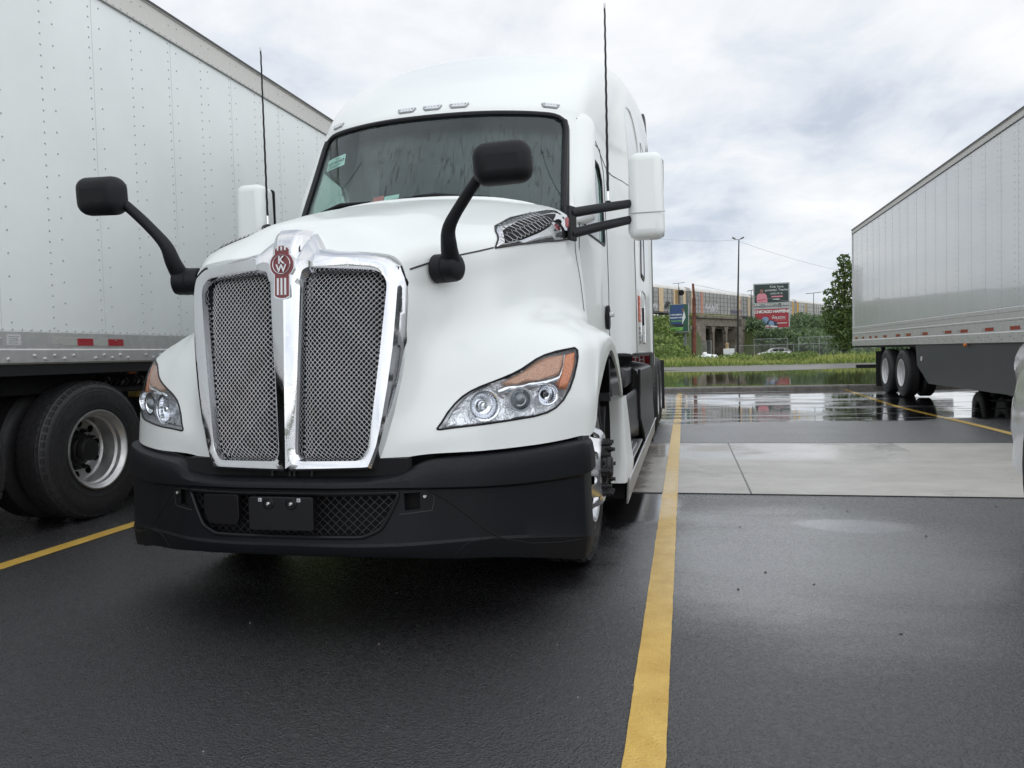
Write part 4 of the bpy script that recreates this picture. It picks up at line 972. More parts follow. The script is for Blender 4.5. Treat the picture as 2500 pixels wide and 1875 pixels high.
# ---- wheels. profile lists are (distance outboard, radius)
RIM_W = mat('rim_silver', (.50, .50, .50), .38, .85, noise=(9, .12), rough_noise=(14, .28, .5))
RIM_P = mat('rim_white', (.62, .63, .63), .4, .2)
RIM_C = mat('rim_polished', (.60, .61, .63), .24, 1., noise=(12, .08))
HUBB = mat('hub_black', (.010, .010, .011), .5)
def tyre_mb(c, s, R0=.515, w=.275, tread='block', n=72):
    """c = centre of the outer sidewall plane"""
    mb = MB(); h = w / 2
    prof = [(-.035, .288), (-.012, .300), (-.002, .33), (.0, .37), (.0, .41), (-.006, .45), (-.018, .483), (-.034, .502), (-.045, R0 - .006)]
    gs = []
    if tread == 'rib':
        for x in (-.085, -.125, -.165, -.205): gs += [(x + .006, R0), (x + .005, R0 - .012), (x - .005, R0 - .012), (x - .006, R0)]
    else:
        for x in (-.085, -.1375, -.19): gs += [(x + .005, R0), (x + .004, R0 - .012), (x - .004, R0 - .012), (x - .005, R0)]
    mid = [(-.05, R0)] + gs + [(-w + .05, R0)]
    prof = prof + mid + [(-w - x, r) for x, r in prof[::-1]]
    mb.lathe([(x, r) for x, r in prof], c, 'X', n, s); return mb
def wheel(parent, c, s, style, name='wheel', tread='block', R0=.515, detail=True):
    """c: centre at the outer sidewall; s: outboard direction; style: dished (outer dual), convex (steer)"""
    c = Vector(c); wh = tyre_mb(tuple(c), s, R0, .275, tread).build('tyre', RUBBER, None, smooth=28)
    root = wh; root.name = name; root.data.name = name
    root.parent = parent
    if detail:
        # shoulder lugs and tread blocks standing on the casing
        mb = MB(); nl = 56
        for i in range(nl):
            for q, (x0, x1, off) in enumerate([(-.022, -.078, 0), (-.095, -.130, .5), (-.145, -.182, .15), (-.198, -.252, .6)]):
                if tread == 'rib' and q in (1, 2): continue
                t0 = 2 * math.pi * (i + off) / nl; dt = 2 * math.pi / nl * .72
                rr0, rr1 = (R0 - .016, R0 + .004); ra = R0 + .004 - (.017 if q in (0,) else 0); rb = R0 + .004 - (.017 if q == 3 else 0)
                sk = .035 if q in (1, 2) else .012
                def P_(x, r, t_): return (c.x + s * x, c.y + r * math.cos(t_), c.z + r * math.sin(t_))
                vs = [P_(x0, rr0 - .012, t0), P_(x1, rr0, t0 + sk), P_(x1, rr0, t0 + sk + dt), P_(x0, rr0 - .012, t0 + dt),
                      P_(x0, ra, t0), P_(x1, rb, t0 + sk), P_(x1, rb, t0 + sk + dt), P_(x0, ra, t0 + dt)]
                mb.add(vs, [(4, 5, 6, 7), (0, 1, 5, 4), (1, 2, 6, 5), (2, 3, 7, 6), (3, 0, 4, 7)])
        mbt = mb; mb = MB()
        for r_ in (.315, .355, .44, .462):
            mb.tube([(c.x + s * (.0015 if r_ < .45 else -.006), c.y + r_ * math.cos(t_), c.z + r_ * math.sin(t_)) for t_ in np.linspace(0, 2 * math.pi, 60)], .0022, 4, cap=False)
        # raised sidewall bands, as unreadable as in the picture
        for a0, a1 in ((2.5, 3.0), (3.2, 3.9), (4.2, 4.7), (5.2, 5.8), (.4, 1.0), (1.3, 1.9)):
            for t_ in np.arange(a0, a1, .055):
                y, z = c.y + .395 * math.cos(t_), c.z + .395 * math.sin(t_)
                mb.box((c.x + s * .001, y, z), (.003, .010, .034), Matrix.Rotation(t_ - math.pi / 2, 3, 'X'))
        bm_ = bmesh.new(); bm_.from_mesh(root.data)
        for q_ in (mbt, mb):
            me_ = bpy.data.meshes.new('t'); me_.from_pydata(q_.v, [], q_.f); bm_.from_mesh(me_); bpy.data.meshes.remove(me_)
        bm_.to_mesh(root.data); bm_.free(); root.data.set_sharp_from_angle(angle=R(28))
    if style == 'dished':
        pr = [(-.03, .275), (-.006, .300), (.002, .298), (.003, .288), (-.004, .280), (-.02, .272), (-.032, .262), (-.06, .258), (-.075, .245), (-.14, .238), (-.172, .234), (-.187, .222), (-.195, .18), (-.197, .145), (-.195, .12)]
        hole_r, hx = .193, -.193
    elif style == 'convex':
        pr = [(-.03, .275), (-.004, .300), (.004, .298), (.004, .287), (-.006, .275), (-.02, .266), (-.03, .258), (-.028, .243), (.0, .222), (.035, .205), (.050, .185), (.052, .16), (.045, .145), (.045, .05)]
        hole_r, hx = .228, .006
    rim = MB().lathe(pr, tuple(c), 'X', 64, s).build('rim', RIM_W if style == 'dished' else RIM_C, root, smooth=30)
    if style == 'dished' and parent is not None and parent.get('label', '').find('far') >= 0: rim.data.materials[0] = RIM_P
    # hand holes: real openings
    cs_ = []
    for k in range(10):
        t_ = 2 * math.pi * (k + .3) / 10
        q = MB().lathe([(-.06, .0), (-.06, .029), (.06, .029), (.06, 0)], (c.x + s * hx, c.y + hole_r * math.cos(t_) * (.99), c.z + hole_r * math.sin(t_)), 'X', 20)
        cs_.append(q)
    cc = MB()
    for q in cs_: cc.add(q.v, q.f)
    cut(rim, [cc.build('cutter', RIM_W, smooth=0)], .006)
    for p in rim.data.polygons: p.use_smooth = True
    rim.data.set_sharp_from_angle(angle=R(30))
    MB().lathe([(-.26, .0), (-.26, .24), (-.22, .242), (-.255, .24)], tuple(c), 'X', 32, s).build('brake_drum', HOLE, rim)
    if style == 'dished':
        hb = MB().lathe([(-.205, .135), (-.185, .13), (-.18, .105), (-.14, .095), (-.135, .09), (-.085, .084), (-.075, .078), (-.07, .05), (-.07, 0)], tuple(c), 'X', 32, s)
    else:
        hb = MB().lathe([(.03, .12), (.048, .112), (.052, .085), (.070, .08), (.075, .066), (.092, .06), (.098, .05), (.10, .0)], tuple(c), 'X', 32, s)
    mb = hb if style == 'dished' else MB(); nutm = mat('nut_black', (.018, .018, .02), .35)
    if style != 'dished': hub = hb.build('hub', HUBB, rim, smooth=35)
    for k in range(10):
        t_ = 2 * math.pi * k / 10; y, z = c.y + .1425 * math.cos(t_), c.z + .1425 * math.sin(t_)
        x0 = -.192 if style == 'dished' else .045
        if style == 'dished': mb.lathe([(x0, .020), (x0 + .010, .020), (x0 + .012, .0155), (x0 + .036, .0155), (x0 + .038, .009), (x0 + .055, .009), (x0 + .055, 0)], (c.x, y, z), 'X', 6, s)
        else: mb.lathe([(x0, .020), (x0 + .010, .020), (x0 + .011, .0165), (x0 + .038, .016), (x0 + .040, .011), (x0 + .056, .0105), (x0 + .058, 0)], (c.x, y, z), 'X', 12, s)
        if style != 'dished': mb.build('wheel_nut', nutm, rim, smooth=20); mb = MB()
    for k in range(8):
        t_ = 2 * math.pi * (k + .5) / 8; x0 = -.135 if style == 'dished' else .045
        mb.lathe([(x0, .009), (x0 + .02, .009), (x0 + .02, 0)], (c.x, c.y + .085 * math.cos(t_), c.z + .085 * math.sin(t_)), 'X', 6, s)
    if style == 'dished': mb.build('hub', HUBB, rim, smooth=35)
    else: mb.build('hub_bolts', nutm, rim, smooth=20)
    return root

for s in (1, -1):
    wheel(truck, (s * 1.105, 1.36, .515), s, 'convex', tread='rib')
    w0 = None
    for y in (8.35, 9.67):
        wheel(truck, (s * 1.215, y, .515), s, 'dished', R0=.515, detail=(s > 0))
        tyre_mb((s * .88, y, .515), s, n=40).build('inner_tyre', RUBBER, truck, smooth=28)
    # lower rear fender panel
    P = np.array([[(s * a, v, w) for a, v in row] for w, row in [
        (.86, [(1.12, 2.08), (1.195, 2.07), (1.212, 2.12), (1.214, 2.18), (1.20, 2.23), (1.0, 2.25)]),
        (.70, [(1.12, 2.12), (1.20, 2.11), (1.216, 2.17), (1.22, 2.25), (1.21, 2.31), (1.0, 2.33)]),
        (.50, [(1.12, 2.12), (1.205, 2.115), (1.222, 2.18), (1.23, 2.31), (1.22, 2.37), (1.0, 2.38)]),
        (.40, [(1.12, 2.11), (1.21, 2.11), (1.232, 2.19), (1.245, 2.36), (1.225, 2.43), (1.0, 2.43)]),
        (.30, [(1.12, 2.09), (1.205, 2.10), (1.225, 2.17), (1.235, 2.28), (1.21, 2.34), (1.0, 2.34)])]])
    lf = MB().grid(surf(P, 3, 3)).build('fender_extension', WHITE, truck, smooth=50)
    MB().add([(s * 1.12, 2.09, .30), (s * 1.205, 2.10, .30), (s * 1.21, 2.34, .30), (s * 1.0, 2.34, .30)], [(0, 1, 2, 3)]).build('lower_edge', SEAM, lf, smooth=0)
    # inner wheel house and suspension
    MB().bbox((s * .62, .75, .45), (s * .66, 2.0, 1.2)).bbox((s * .66, 2.12, .35), (s * 1.12, 2.2, 1.1)).build('wheel_house', HOLE, truck, smooth=0)
    mb = MB().lathe([(0, 0), (0, .022), (.03, .022), (.03, 0)], (s * 1.05, 2.05, .78), 'X', 12).lathe([(0, 0), (0, .014), (.03, .014), (.03, 0)], (s * 1.05, 2.05, .56), 'X', 12).box((s * 1.08, 2.06, .86), (.10, .06, .05))
    mb.tube([(s * 1.09, 2.05, .80), (s * 1.08, 2.06, .65), (s * 1.09, 2.05, .45)], .012, 6)
    mb.build('fender_bracket', STEEL, truck)
    # battery/step box and fuel tank fairing in black plastic
    FA = droplets(mat('fairing_black', (.022, .024, .028), .40, noise=(120, .15)), 120, .5, .4)
    def panel(rows_, name, su=3, sv=1, m_=FA, sm=30):
        P = np.array([[(s * a, v, w) for a, v, w in r_] for r_ in rows_]); P = cr(P, su) if su > 1 else P
        return MB().grid(P).build(name, m_, truck, smooth=sm)
    o_ = MB()
    # upper step area with two pockets
    o_.bbox((s * .75, 2.16, .80), (s * 1.13, 3.10, .96)).bbox((s * .75, 3.12, .86), (s * 1.15, 3.9, 1.02))
    o_.build('step_box', FA, truck, bevel=.03)
    fr_ = panel([[(1.10, 2.14, .80), (1.13, 2.7, .80), (1.16, 3.3, .815), (1.185, 3.75, .83)], [(1.12, 2.15, .76), (1.15, 2.7, .76), (1.18, 3.3, .77), (1.20, 3.75, .78)],
           [(1.12, 2.17, .58), (1.15, 2.7, .57), (1.185, 3.3, .56), (1.205, 3.75, .56)], [(1.09, 2.2, .50), (1.10, 2.7, .50), (1.14, 3.3, .49), (1.20, 3.85, .47)], [(.98, 2.2, .41), (.99, 2.7, .41), (1.05, 3.4, .41), (1.19, 4.05, .40)]], 'step_fairing', 2)
    panel([[(1.00, 3.80, 1.03), (1.0, 4.6, 1.03), (1.0, 6.3, 1.03)], [(1.15, 3.80, 1.00), (1.17, 4.6, 1.00), (1.17, 6.3, .99)], [(1.205, 3.80, .93), (1.23, 4.6, .93), (1.22, 6.3, .92)],
           [(1.21, 3.78, .60), (1.235, 4.6, .60), (1.225, 6.3, .60)], [(1.225, 3.98, .42), (1.245, 4.65, .40), (1.235, 6.3, .40)], [(1.225, 4.1, .34), (1.24, 4.8, .33), (1.235, 6.3, .33)]], 'tank_fairing', 3)
    MB().bbox((s * .5, 2.1, .30), (s * 1.0, 6.4, .98)).bbox((s * .55, 2.0, .95), (s * 1.0, 6.2, 1.13)).build('fuel_tank', HOLE, truck, smooth=0)
    MB().tube([(s * 1.217, 3.775, .99), (s * 1.214, 3.77, .80), (s * 1.212, 3.73, .72), (s * 1.215, 3.74, .58), (s * 1.232, 3.98, .42), (s * 1.235, 4.02, .35)], .012, 6).build('panel_gap', HOLE, truck)
    stp = MB()
    for k in range(5): stp.box((s * (1.05 + .037 * k), 3.05 - .04 * k, .405 + .004 * (k % 2)), (.022, 1.5 - .12 * k, .012))
    stp.bbox((s * 1.03, 2.25, .385), (s * 1.235, 3.75, .400))
    stp.build('step_tread', ALU, truck, bevel=.003)
    MB().box((s * 1.10, 2.55, .808), (.10, .75, .018)).build('step_tread', ALU, truck, bevel=.006)
    for (v0, v1) in ((2.16, 4.02), (4.06, 6.7)):
        sk = MB().add([(s * 1.232, v0, .315), (s * 1.232, v1, .315), (s * 1.222, v1, .155), (s * 1.222, v0 + (.0), .155), (s * 1.222, v0, .315), (s * 1.222, v1, .315), (s * 1.212, v1, .155), (s * 1.212, v0, .155)],
            [(0, 1, 2, 3), (7, 6, 5, 4), (0, 4, 5, 1), (1, 5, 6, 2), (2, 6, 7, 3), (3, 7, 4, 0)]).build('side_skirt', mat('skirt_grey', (.20, .205, .21), .33, noise=(5, .1)), truck, smooth=0)
        MB().tube([(s * 1.236, v0, .318), (s * 1.236, v1, .318)], .010, 8).build('trim_rail', ALU, sk)
    MB().bbox((s * 1.05, 2.2, .18), (s * 1.20, 6.5, .33)).build('skirt_bracket', HOLE, truck, smooth=0)
    MB().bbox((s * .95, 10.45, .15), (s * 1.25, 10.47, .98)).build('mud_flap', mat('mud_flap', (.012, .012, .013), .6), truck, smooth=0)
# frame, axles, fifth wheel, and added boxes that block light under the truck
mb = MB()
for s in (1, -1): mb.bbox((s * .40, .3, .72), (s * .48, 10.6, .98))
mb.bbox((-.82, 1.28, .45), (.82, 1.44, .60)).bbox((-1.0, 8.25, .42), (1.0, 8.45, .60)).bbox((-1.0, 9.57, .42), (1.0, 9.77, .60)).bbox((-.5, 8.6, .98), (.5, 9.5, 1.08))
mb.bbox((-.55, .25, .35), (.55, 2.6, .95)).bbox((-.8, .93, .19), (.8, 1.0, .75)).bbox((-.84, 2.2, .06), (.84, 2.3, .9)).bbox((-1.20, 6.8, .02), (1.20, 6.88, .3)).bbox((-1.18, 3.0, .05), (-1.16, 6.8, .3)).bbox((-1.1, 7.2, .02), (1.1, 7.3, .9))
mb.build('chassis_and_blockers', DARK, truck, smooth=0)
# quarter fender flag with the maker's name board behind the sleeper
bd = MB().bbox((.62, 6.75, .965), (1.235, 6.77, 1.115)).build('name_board', mat('board_white', (.72, .72, .72), .4), truck, smooth=0)
rb = MB().bbox((.42, 6.745, .985), (1.19, 6.75, 1.085)).build('red_band', mat('board_red', (.42, .02, .035), .4), bd, smooth=0)
text_mb('KENWORTH', .105, .003, lambda x, y, z: (.80 + x, 6.742 - z, 1.035 + y), spacing=1.08, bold=.003).build('board_lettering', mat('board_lettering', (.80, .80, .80), .4), bd, smooth=0)

# ================================================================ TRAILERS
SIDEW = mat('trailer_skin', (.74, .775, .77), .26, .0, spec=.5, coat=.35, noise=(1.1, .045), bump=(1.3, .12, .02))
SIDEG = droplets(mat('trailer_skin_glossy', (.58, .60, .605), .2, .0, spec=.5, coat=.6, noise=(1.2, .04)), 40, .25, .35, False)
RAILM = mat('rail_aluminium', (.58, .58, .575), .38, .6, noise=(11, .12, 8, .7), rough_noise=(30, .28, .5))
RAILT = mat('top_rail', (.56, .55, .52), .5, .25, noise=(60, .10, 6, .8))
RIVET = mat('rivet', (.42, .44, .45), .3, .5)
RED_T = mat('reflective_red', (.33, .012, .022), .25, coat=.6); SILV_T = mat('reflective_silver', (.40, .41, .385), .35, coat=.4)
def trailer(name, label, X, s, y0, y1, zb, zr, zt_, ztop, skin, pitch, far=False):
    """X = visible side plane, s = direction that side faces; y0..y1 length; zb rail bottom, zr rail top, zt_ top-rail bottom"""
    t_ = tag(empty(name, (X, y0, 0)), label, 'semi trailer', 'box trailers parked in the stalls'); Lh = y1 - y0; W = 2.58
    x_in = -s * W
    b = MB().bbox((-s * .012, .01, zb + .02), (x_in, Lh - .01, ztop - .06)).build('body', skin, t_, smooth=0)
    # side rails
    mb = MB()
    prof = [(.0, zr), (.012, zr - .004), (.012, zb + .105), (.022, zb + .095), (.022, zb + .012), (.010, zb), (-.02, zb)]
    if far: prof = [(.0, zr), (.010, zr - .01), (.010, zr - .07), (.004, zr - .075), (.004, zr - .16), (.016, zr - .17), (.016, zr - .19), (.008, zr - .20), (.008, zb + .17), (.024, zb + .155), (.024, zb + .01), (.0, zb)]
    P = np.array([[(s * a, y, z) for a, z in prof] for y in (0, Lh)]); mb.grid(P); mb_rail = mb
    P = np.array([[(s * a, y, z) for a, z in [(0, zt_), (.012, zt_ + .004), (.012, zt_ + .03), (.006, zt_ + .035), (.006, ztop - .035), (.02, ztop - .03), (.024, ztop - .01), (.018, ztop), (-.3, ztop + .01), (-2.58, ztop + .01)]] for y in (0, Lh)])
    MB().grid(P).build('top_rail', RAILT, t_, smooth=0)
    MB().bbox((-s * 0 + s * .012, -.012, zb), (-s * .12, .02, ztop)).bbox((s * .012, Lh - .02, zb), (-s * .12, Lh + .012, ztop)).build('corner_post', RAILM, t_, smooth=0)
    MB().bbox((s * .016, .0, ztop - .024), (s * .028, Lh, ztop - .004)).build('drip_edge', mat('drip_dark', (.05, .05, .05), .5), t_, smooth=0)
    # vertical lap seams
    mb = MB(); k = 0; ys_ = []
    y = .30
    while y < Lh: ys_.append(y); y += pitch
    for q, y in enumerate(ys_):
        if q % 2 == 0 or far: mb.bbox((-s * .012, y + .03, zr), (-s * .0105, y + .033, zt_))
    mb.build('lap_seam', mat('lap_seam', (.52, .56, .57), .4), t_, smooth=0)
    # rivets
    mb = MB(); base = []
    rr = .0082 if not far else .009
    def riv(x, y, z, r):
        n_ = 6; vs = [(x, y + r * math.cos(2 * math.pi * i / n_), z + r * math.sin(2 * math.pi * i / n_)) for i in range(n_)]
        vs += [(x + s * r * .5, y + r * .6 * math.cos(2 * math.pi * i / n_), z + r * .6 * math.sin(2 * math.pi * i / n_)) for i in range(n_)]
        mb.add(vs, [tuple(range(n_, 2 * n_))] + [(i, (i + 1) % n_, (i + 1) % n_ + n_, i + n_) for i in range(n_)])
    for y in ys_:
        z = zr + .03; k_ = 0
        while z < zt_ - .02:
            riv(-s * .012, y, z, rr)
            if k_ % 2 == 0 or far: riv(-s * .012, y + (.11 if not far else .15), z + .03, rr)
            z += .0755 if not far else .10; k_ += 1
        for dz in (.05, .12) if not far else ():
            riv(s * .012, y, zr - dz, rr); riv(s * .012, y + .11, zr - dz, rr)
            if dz < .1: riv(s * .006, y, ztop - .10, rr); riv(s * .006, y + .11, ztop - .09, rr)
    y = .05
    while y < Lh:
        riv(s * .0, y, zr + .012, rr); riv(s * .012, y, zt_ + .017, rr)
        y += .076 if not far else .12
    tag(mb.build('rivets', RIVET, t_, smooth=0, fix=False), kind='stuff')
    mb = mb_rail; y = .15; q = 0
    while y < Lh and not far:
        mb.lathe([(0, .014), (.004, .014), (.006, .010), (.014, .009), (.014, 0)], (s * .022, y, zb + .035 + (.022 if q % 2 else 0)), 'X', 6, s)
        y += .085 if q % 5 else .21; q += 1
    mb.build('bottom_rail', RAILM, t_, smooth=0)
    if far:
        mb = MB(); y = .2
        while y < Lh:
            mb.bbox((s * .024, y, zb + .05), (s * .026, y + .05, zb + .06)); mb.bbox((s * .024, y + .12, zb + .09), (s * .026, y + .17, zb + .10)); y += .42
        mb.build('rail_slots', mat('slot_grey', (.2, .2, .2), .5), t_, smooth=0)
    return t_, ys_, Lh
# the left trailer
tl, ys_, Lh = trailer('semi_trailer', 'white riveted box trailer with bare metal rails at the left edge of the photo', -4.306, 1, -2.6, 13.5, 1.165, 1.385, 3.93, 4.16, SIDEW, .458)
# conspicuity strips: silver / red in turn
def strip(tr, s, z, h, segs, X0=.0125):
    for (y, l, red) in segs:
        o = MB().bbox((s * X0, y, z - h / 2), (s * (X0 + .0015), y + l, z + h / 2)).build('reflective_strip', RED_T if red else SILV_T, tr, smooth=0)
Yt = 2.6
strip(tl, 1, 1.33, .052, [(4.52 + Yt - .0, .30, 0)])
tl_segs = []
def ytl(px): return px
for (ya, yb, red) in [(4.60, 4.745, 0), (4.745, 4.90, 1), (4.90, 5.05, 0), (5.05, 5.215, 1), (5.93, 6.16, 0), (6.16, 6.46, 1), (2.9, 3.05, 0), (3.05, 3.2, 1), (7.6, 7.9, 0), (7.9, 8.2, 1)]:
    tl_segs.append((ya + Yt, yb - ya, red))
strip(tl, 1, 1.318, .052, tl_segs, .0135)
lab = MB().bbox((.0125, 4.155 + Yt, 1.292), (.014, 4.262 + Yt, 1.362)).build('data_plate', mat('label_white', (.55, .56, .56), .5), tl, smooth=0)
mb = MB()
for k in range(5): mb.bbox((.014, 4.165 + Yt, 1.30 + .012 * k), (.0146, 4.25 + Yt - .01 * (k % 2), 1.303 + .012 * k))
mb.build('plate_print', mat('print_grey', (.2, .2, .2), .6), lab, smooth=0)
# undercarriage of the left trailer, plus added panels that block light beneath it
mb = MB().bbox((-2.5, 4.2, .95), (-.25, 7.8, 1.15)).bbox((-2.2, 3.0, .62), (-.45, 7.4, .95)).bbox((-2.55, 0, 1.09), (.004, 13.4, 1.19)).bbox((-2.3, 0, .03), (-2.2, 7.5, 1.1)).bbox((-2.3, 9.5, .03), (-2.2, 13.4, 1.1)).bbox((-2.3, 7.5, .03), (-2.2, 9.5, .90))
mb.build('subframe_and_blockers', DARK, tl, smooth=0)
for y in (4.93, 3.63):
    w_ = wheel(tl, (0, y + Yt, .515), 1, 'dished')
    tyre_mb((-.335, y + Yt, .515), 1, n=64).build('inner_tyre', RUBBER, tl, smooth=28)
mb = MB().tube([(-.5, 7.8, .945), (-.3, 8.0, .945), (-.3, 9.3, .945)], .028, 10)
mb.build('air_tank', STEEL, tl)
coil = MB(); cx_ = [(-.30 + .036 * math.cos(t_), 7.86 + .0105 * t_, 1.012 + .036 * math.sin(t_)) for t_ in np.arange(0, 62, .35)]
coil.tube(cx_, .012, 6); coil.build('coiled_hose', mat('hose_black', (.02, .02, .022), .35), tl)
lp = MB().box((-.144, 8.07, 1.10), (.04, .16, .07)).build('side_lamp', mat('lamp_housing', (.01, .01, .01), .5), tl, bevel=.008)
MB().box((-.122, 8.07, 1.088), (.012, .085, .030)).build('lamp_lens', mat('orange_lens', (.65, .17, .02), .3), lp, bevel=.004)
MB().box((-1.2, 9.44, .875), (.10, .13, .12)).build('yellow_bracket', mat('bracket_yellow', (.62, .42, .06), .45, noise=(6, .15)), tl, bevel=.01)

# the right trailer
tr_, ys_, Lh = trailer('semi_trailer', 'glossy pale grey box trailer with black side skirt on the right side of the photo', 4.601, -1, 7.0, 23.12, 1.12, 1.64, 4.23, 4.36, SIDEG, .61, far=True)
Yr = -7.0
for (ya, l, red) in [(13.05, .34, 1), (13.39, .12, 0), (14.15, .34, 1), (14.49, .2, 0), (14.95, .34, 1), (15.29, .16, 0), (16.3, .34, 1), (16.64, .16, 0), (17.45, .34, 1), (17.79, .14, 0), (18.25, .34, 1), (18.6, .1, 0), (19.4, .3, 1), (19.7, .14, 0), (20.3, .25, 1), (20.55, .1, 0), (20.9, .25, 1), (21.7, .25, 1), (21.95, .1, 0), (22.5, .3, 1), (11.4, .34, 1), (12.1, .34, 1)]:
    strip(tr_, -1, 1.335, .055, [(ya + Yr, l, red)], .0255 if False else .0095)
mb = MB().bbox((.3, 12.5 + Yr, .8), (2.3, 16.0 + Yr, 1.12)).bbox((2.585, .4, .06), (2.60, 13.0, 1.10)).bbox((.02, 0, 1.08), (2.55, 16.05, 1.12)).bbox((.9, 2, .9), (1.7, 14, 1.1)); mb.build('subframe_and_blockers', DARK, tr_, smooth=0)  # tall thin far-side sheet is added as a dark backdrop under the trailer
for y in (18.25, 19.62):
    tr_['label'] = tr_['label']
    w_ = wheel(tr_, (0, y + Yr, .515), -1, 'dished', tread='rib')
    w_.children[0] if False else None
    for ch in kids(w_):
        if ch.name.startswith('rim'): ch.data.materials.clear(); ch.data.materials.append(RIM_P)
    for ch in kids(w_):
        for g2 in kids(ch):
            if g2.name.startswith(('hub', 'wheel_nuts')): g2.data.materials.clear(); g2.data.materials.append(RIM_P)
            for g3 in kids(g2): g3.data.materials.clear(); g3.data.materials.append(RIM_P)
    tyre_mb((.335, y + Yr, .515), -1, n=40, tread='rib').build('inner_tyre', RUBBER, tr_, smooth=28)
    for a, tt in ((2.3, 1), (1.97, 1)): tyre_mb((a + .275, y + Yr, .515), 1, n=40, tread='rib').build('inner_tyre', RUBBER, tr_, smooth=28)
sk = MB().prism([(17.2 + Yr, 1.12), (17.1 + Yr, .70), (16.35 + Yr, .36), (.4, .36), (.4, 1.12)], (.0, .02), lambda x, y, z: (z + .015, x, y)).build('side_skirt', mat('skirt_dark', (.038, .042, .045), .5, noise=(2, .1)), tr_, smooth=0)
MB().lathe([(0, .05), (.01, .05), (.012, 0)], (.013, 16.78 + Yr, .84), 'X', 20, -1).build('skirt_badge', mat('badge_white', (.6, .6, .6), .4), sk)
MB().lathe([(0, .035), (.03, .03), (.035, 0)], (-.02, 14.2 + Yr, 1.10), 'X', 16, -1).build('side_lamp', MATS['orange_lens'], tr_)
MB().bbox((.0, 19.95 + Yr + .55, .12), (.42, 19.95 + Yr + .57, .98)).build('mud_flap', MATS['mud_flap'], tr_, smooth=0)
mb = MB().bbox((.05, 22.95 + Yr, .50), (2.5, 23.07 + Yr, .60)); mb.bbox((.7, 22.97 + Yr, .55), (.8, 23.05 + Yr, 1.12)).bbox((1.7, 22.97 + Yr, .55), (1.8, 23.05 + Yr, 1.12)); mb.build('underride_guard', STEEL, tr_, smooth=0)

# ================================================================ CARS
def car(name, label, loc, rz, paint):
    c = tag(empty(name, loc, rz), label, 'car')
    # stations along the length (x, belt z, half width low/high, bottom)
    st = [(-2.22, .50, .70, .58, .42), (-2.15, .66, .80, .74, .30), (-1.9, .80, .88, .83, .22), (-1.3, .92, .91, .86, .22), (-.6, .98, .92, .88, .22), (.4, .99, .92, .88, .22), (1.3, 1.0, .91, .86, .22), (1.9, 1.0, .88, .82, .24), (2.15, .92, .82, .76, .32), (2.22, .7, .74, .66, .42)]
    P = np.array([[(x, y, z) for y, z in [(0, zb), (wl * .9, zb), (wl, zb + .14), (wl + .01, (zb + zt) / 2), (wh + .03, zt - .10), (wh - .03, zt), (0, zt + .03)]] for x, zt, wl, wh, zb in st])
    P = surf(P, 4, 2); Pm = P.copy(); Pm[..., 1] *= -1
    body = MB().grid(P).grid(Pm).build('body', paint, c, smooth=50)
    gh = [(-.95, .95, .80, .98), (-.30, .92, .70, 1.38), (.30, .90, .68, 1.46), (1.1, .90, .68, 1.44), (1.75, .95, .74, 1.22), (2.0, .95, .78, 1.0)]
    Q = np.array([[(x, y, z) for y, z in [(wl_, zb_), (wl_ - .04, zb_ + (zt - zb_) * .6), (wt_, zt - .02), (wt_ * .6, zt + .015), (0, zt + .02)]] for x, zb_, wt_, zt in gh for wl_ in (.86,)])
    Q = surf(Q, 3, 2); Qm = Q.copy(); Qm[..., 1] *= -1
    MB().grid(Q).grid(Qm).build('glasshouse', mat('car_glass', (.012, .015, .017), .05, coat=1), c, smooth=40)
    top = Q[:, 5:].copy() + np.array([0, 0, .006]); sel = top[6:-5]; sm = sel.copy(); sm[..., 1] *= -1
    MB().grid(sel).grid(sm).build('roof', paint, c, smooth=50)
    for sy in (1, -1):
        for x0, x1 in ((.28, .36), (1.12, 1.2)):
            MB().tube([(x0, sy * .87, .98), (x1, sy * .72, 1.42)], .03, 6).build('pillar', paint, c)
        MB().box((-.62, sy * .98, 1.02), (.14, .18, .12)).build('wing_mirror', paint, c, bevel=.03)
        for x in (-1.38, 1.36):
            w_ = MB().lathe([(-.2, .2), (-.2, .31), (-.17, .33), (-.03, .33), (.0, .31), (.0, .22)], (x, sy * .90, .33), 'Y', 32, sy).build('wheel', RUBBER, c, smooth=30)
            MB().lathe([(.0, .22), (.004, .215), (-.02, .20), (-.02, .08), (.0, .06), (.0, 0)], (x, sy * .90, .33), 'Y', 20, sy).build('rim', RIM_W, w_)
            MB().lathe([(.012, .34), (.012, .40)], (x, sy * .905, .33), 'Y', 32, sy).build('arch_lining', BLACK_SMOOTH, c)
        MB().box((-2.12, sy * .62, .66), (.10, .28, .12)).build('headlight', LED, c, bevel=.03)
        MB().box((2.17, sy * .62, .82), (.08, .26, .14)).build('tail_light', MATS['red_lens'], c, bevel=.02)
    MB().bbox((-2.26, -.6, .28), (-2.1, .6, .44)).build('grille', BLACK_SMOOTH, c, bevel=.02)
    return c

# ================================================================ BACKGROUND
CARW = mat('car_white', (.70, .71, .72), .25, coat=1.)
c1_ = car('parked_car', 'white hatchback parked behind the weeds in front of the chain link fence', (12.1, 112, -.42), R(14), CARW)
c2_ = car('parked_car', 'white car cut off by the right edge of the photo, close to the camera', (2.76, 2.5, 0), R(-90), droplets(mat('car_white_wet', (.66, .67, .68), .22, coat=1.), 230, .4, .5, False))
c2_.scale = (1.2, 1.08, 1.46)

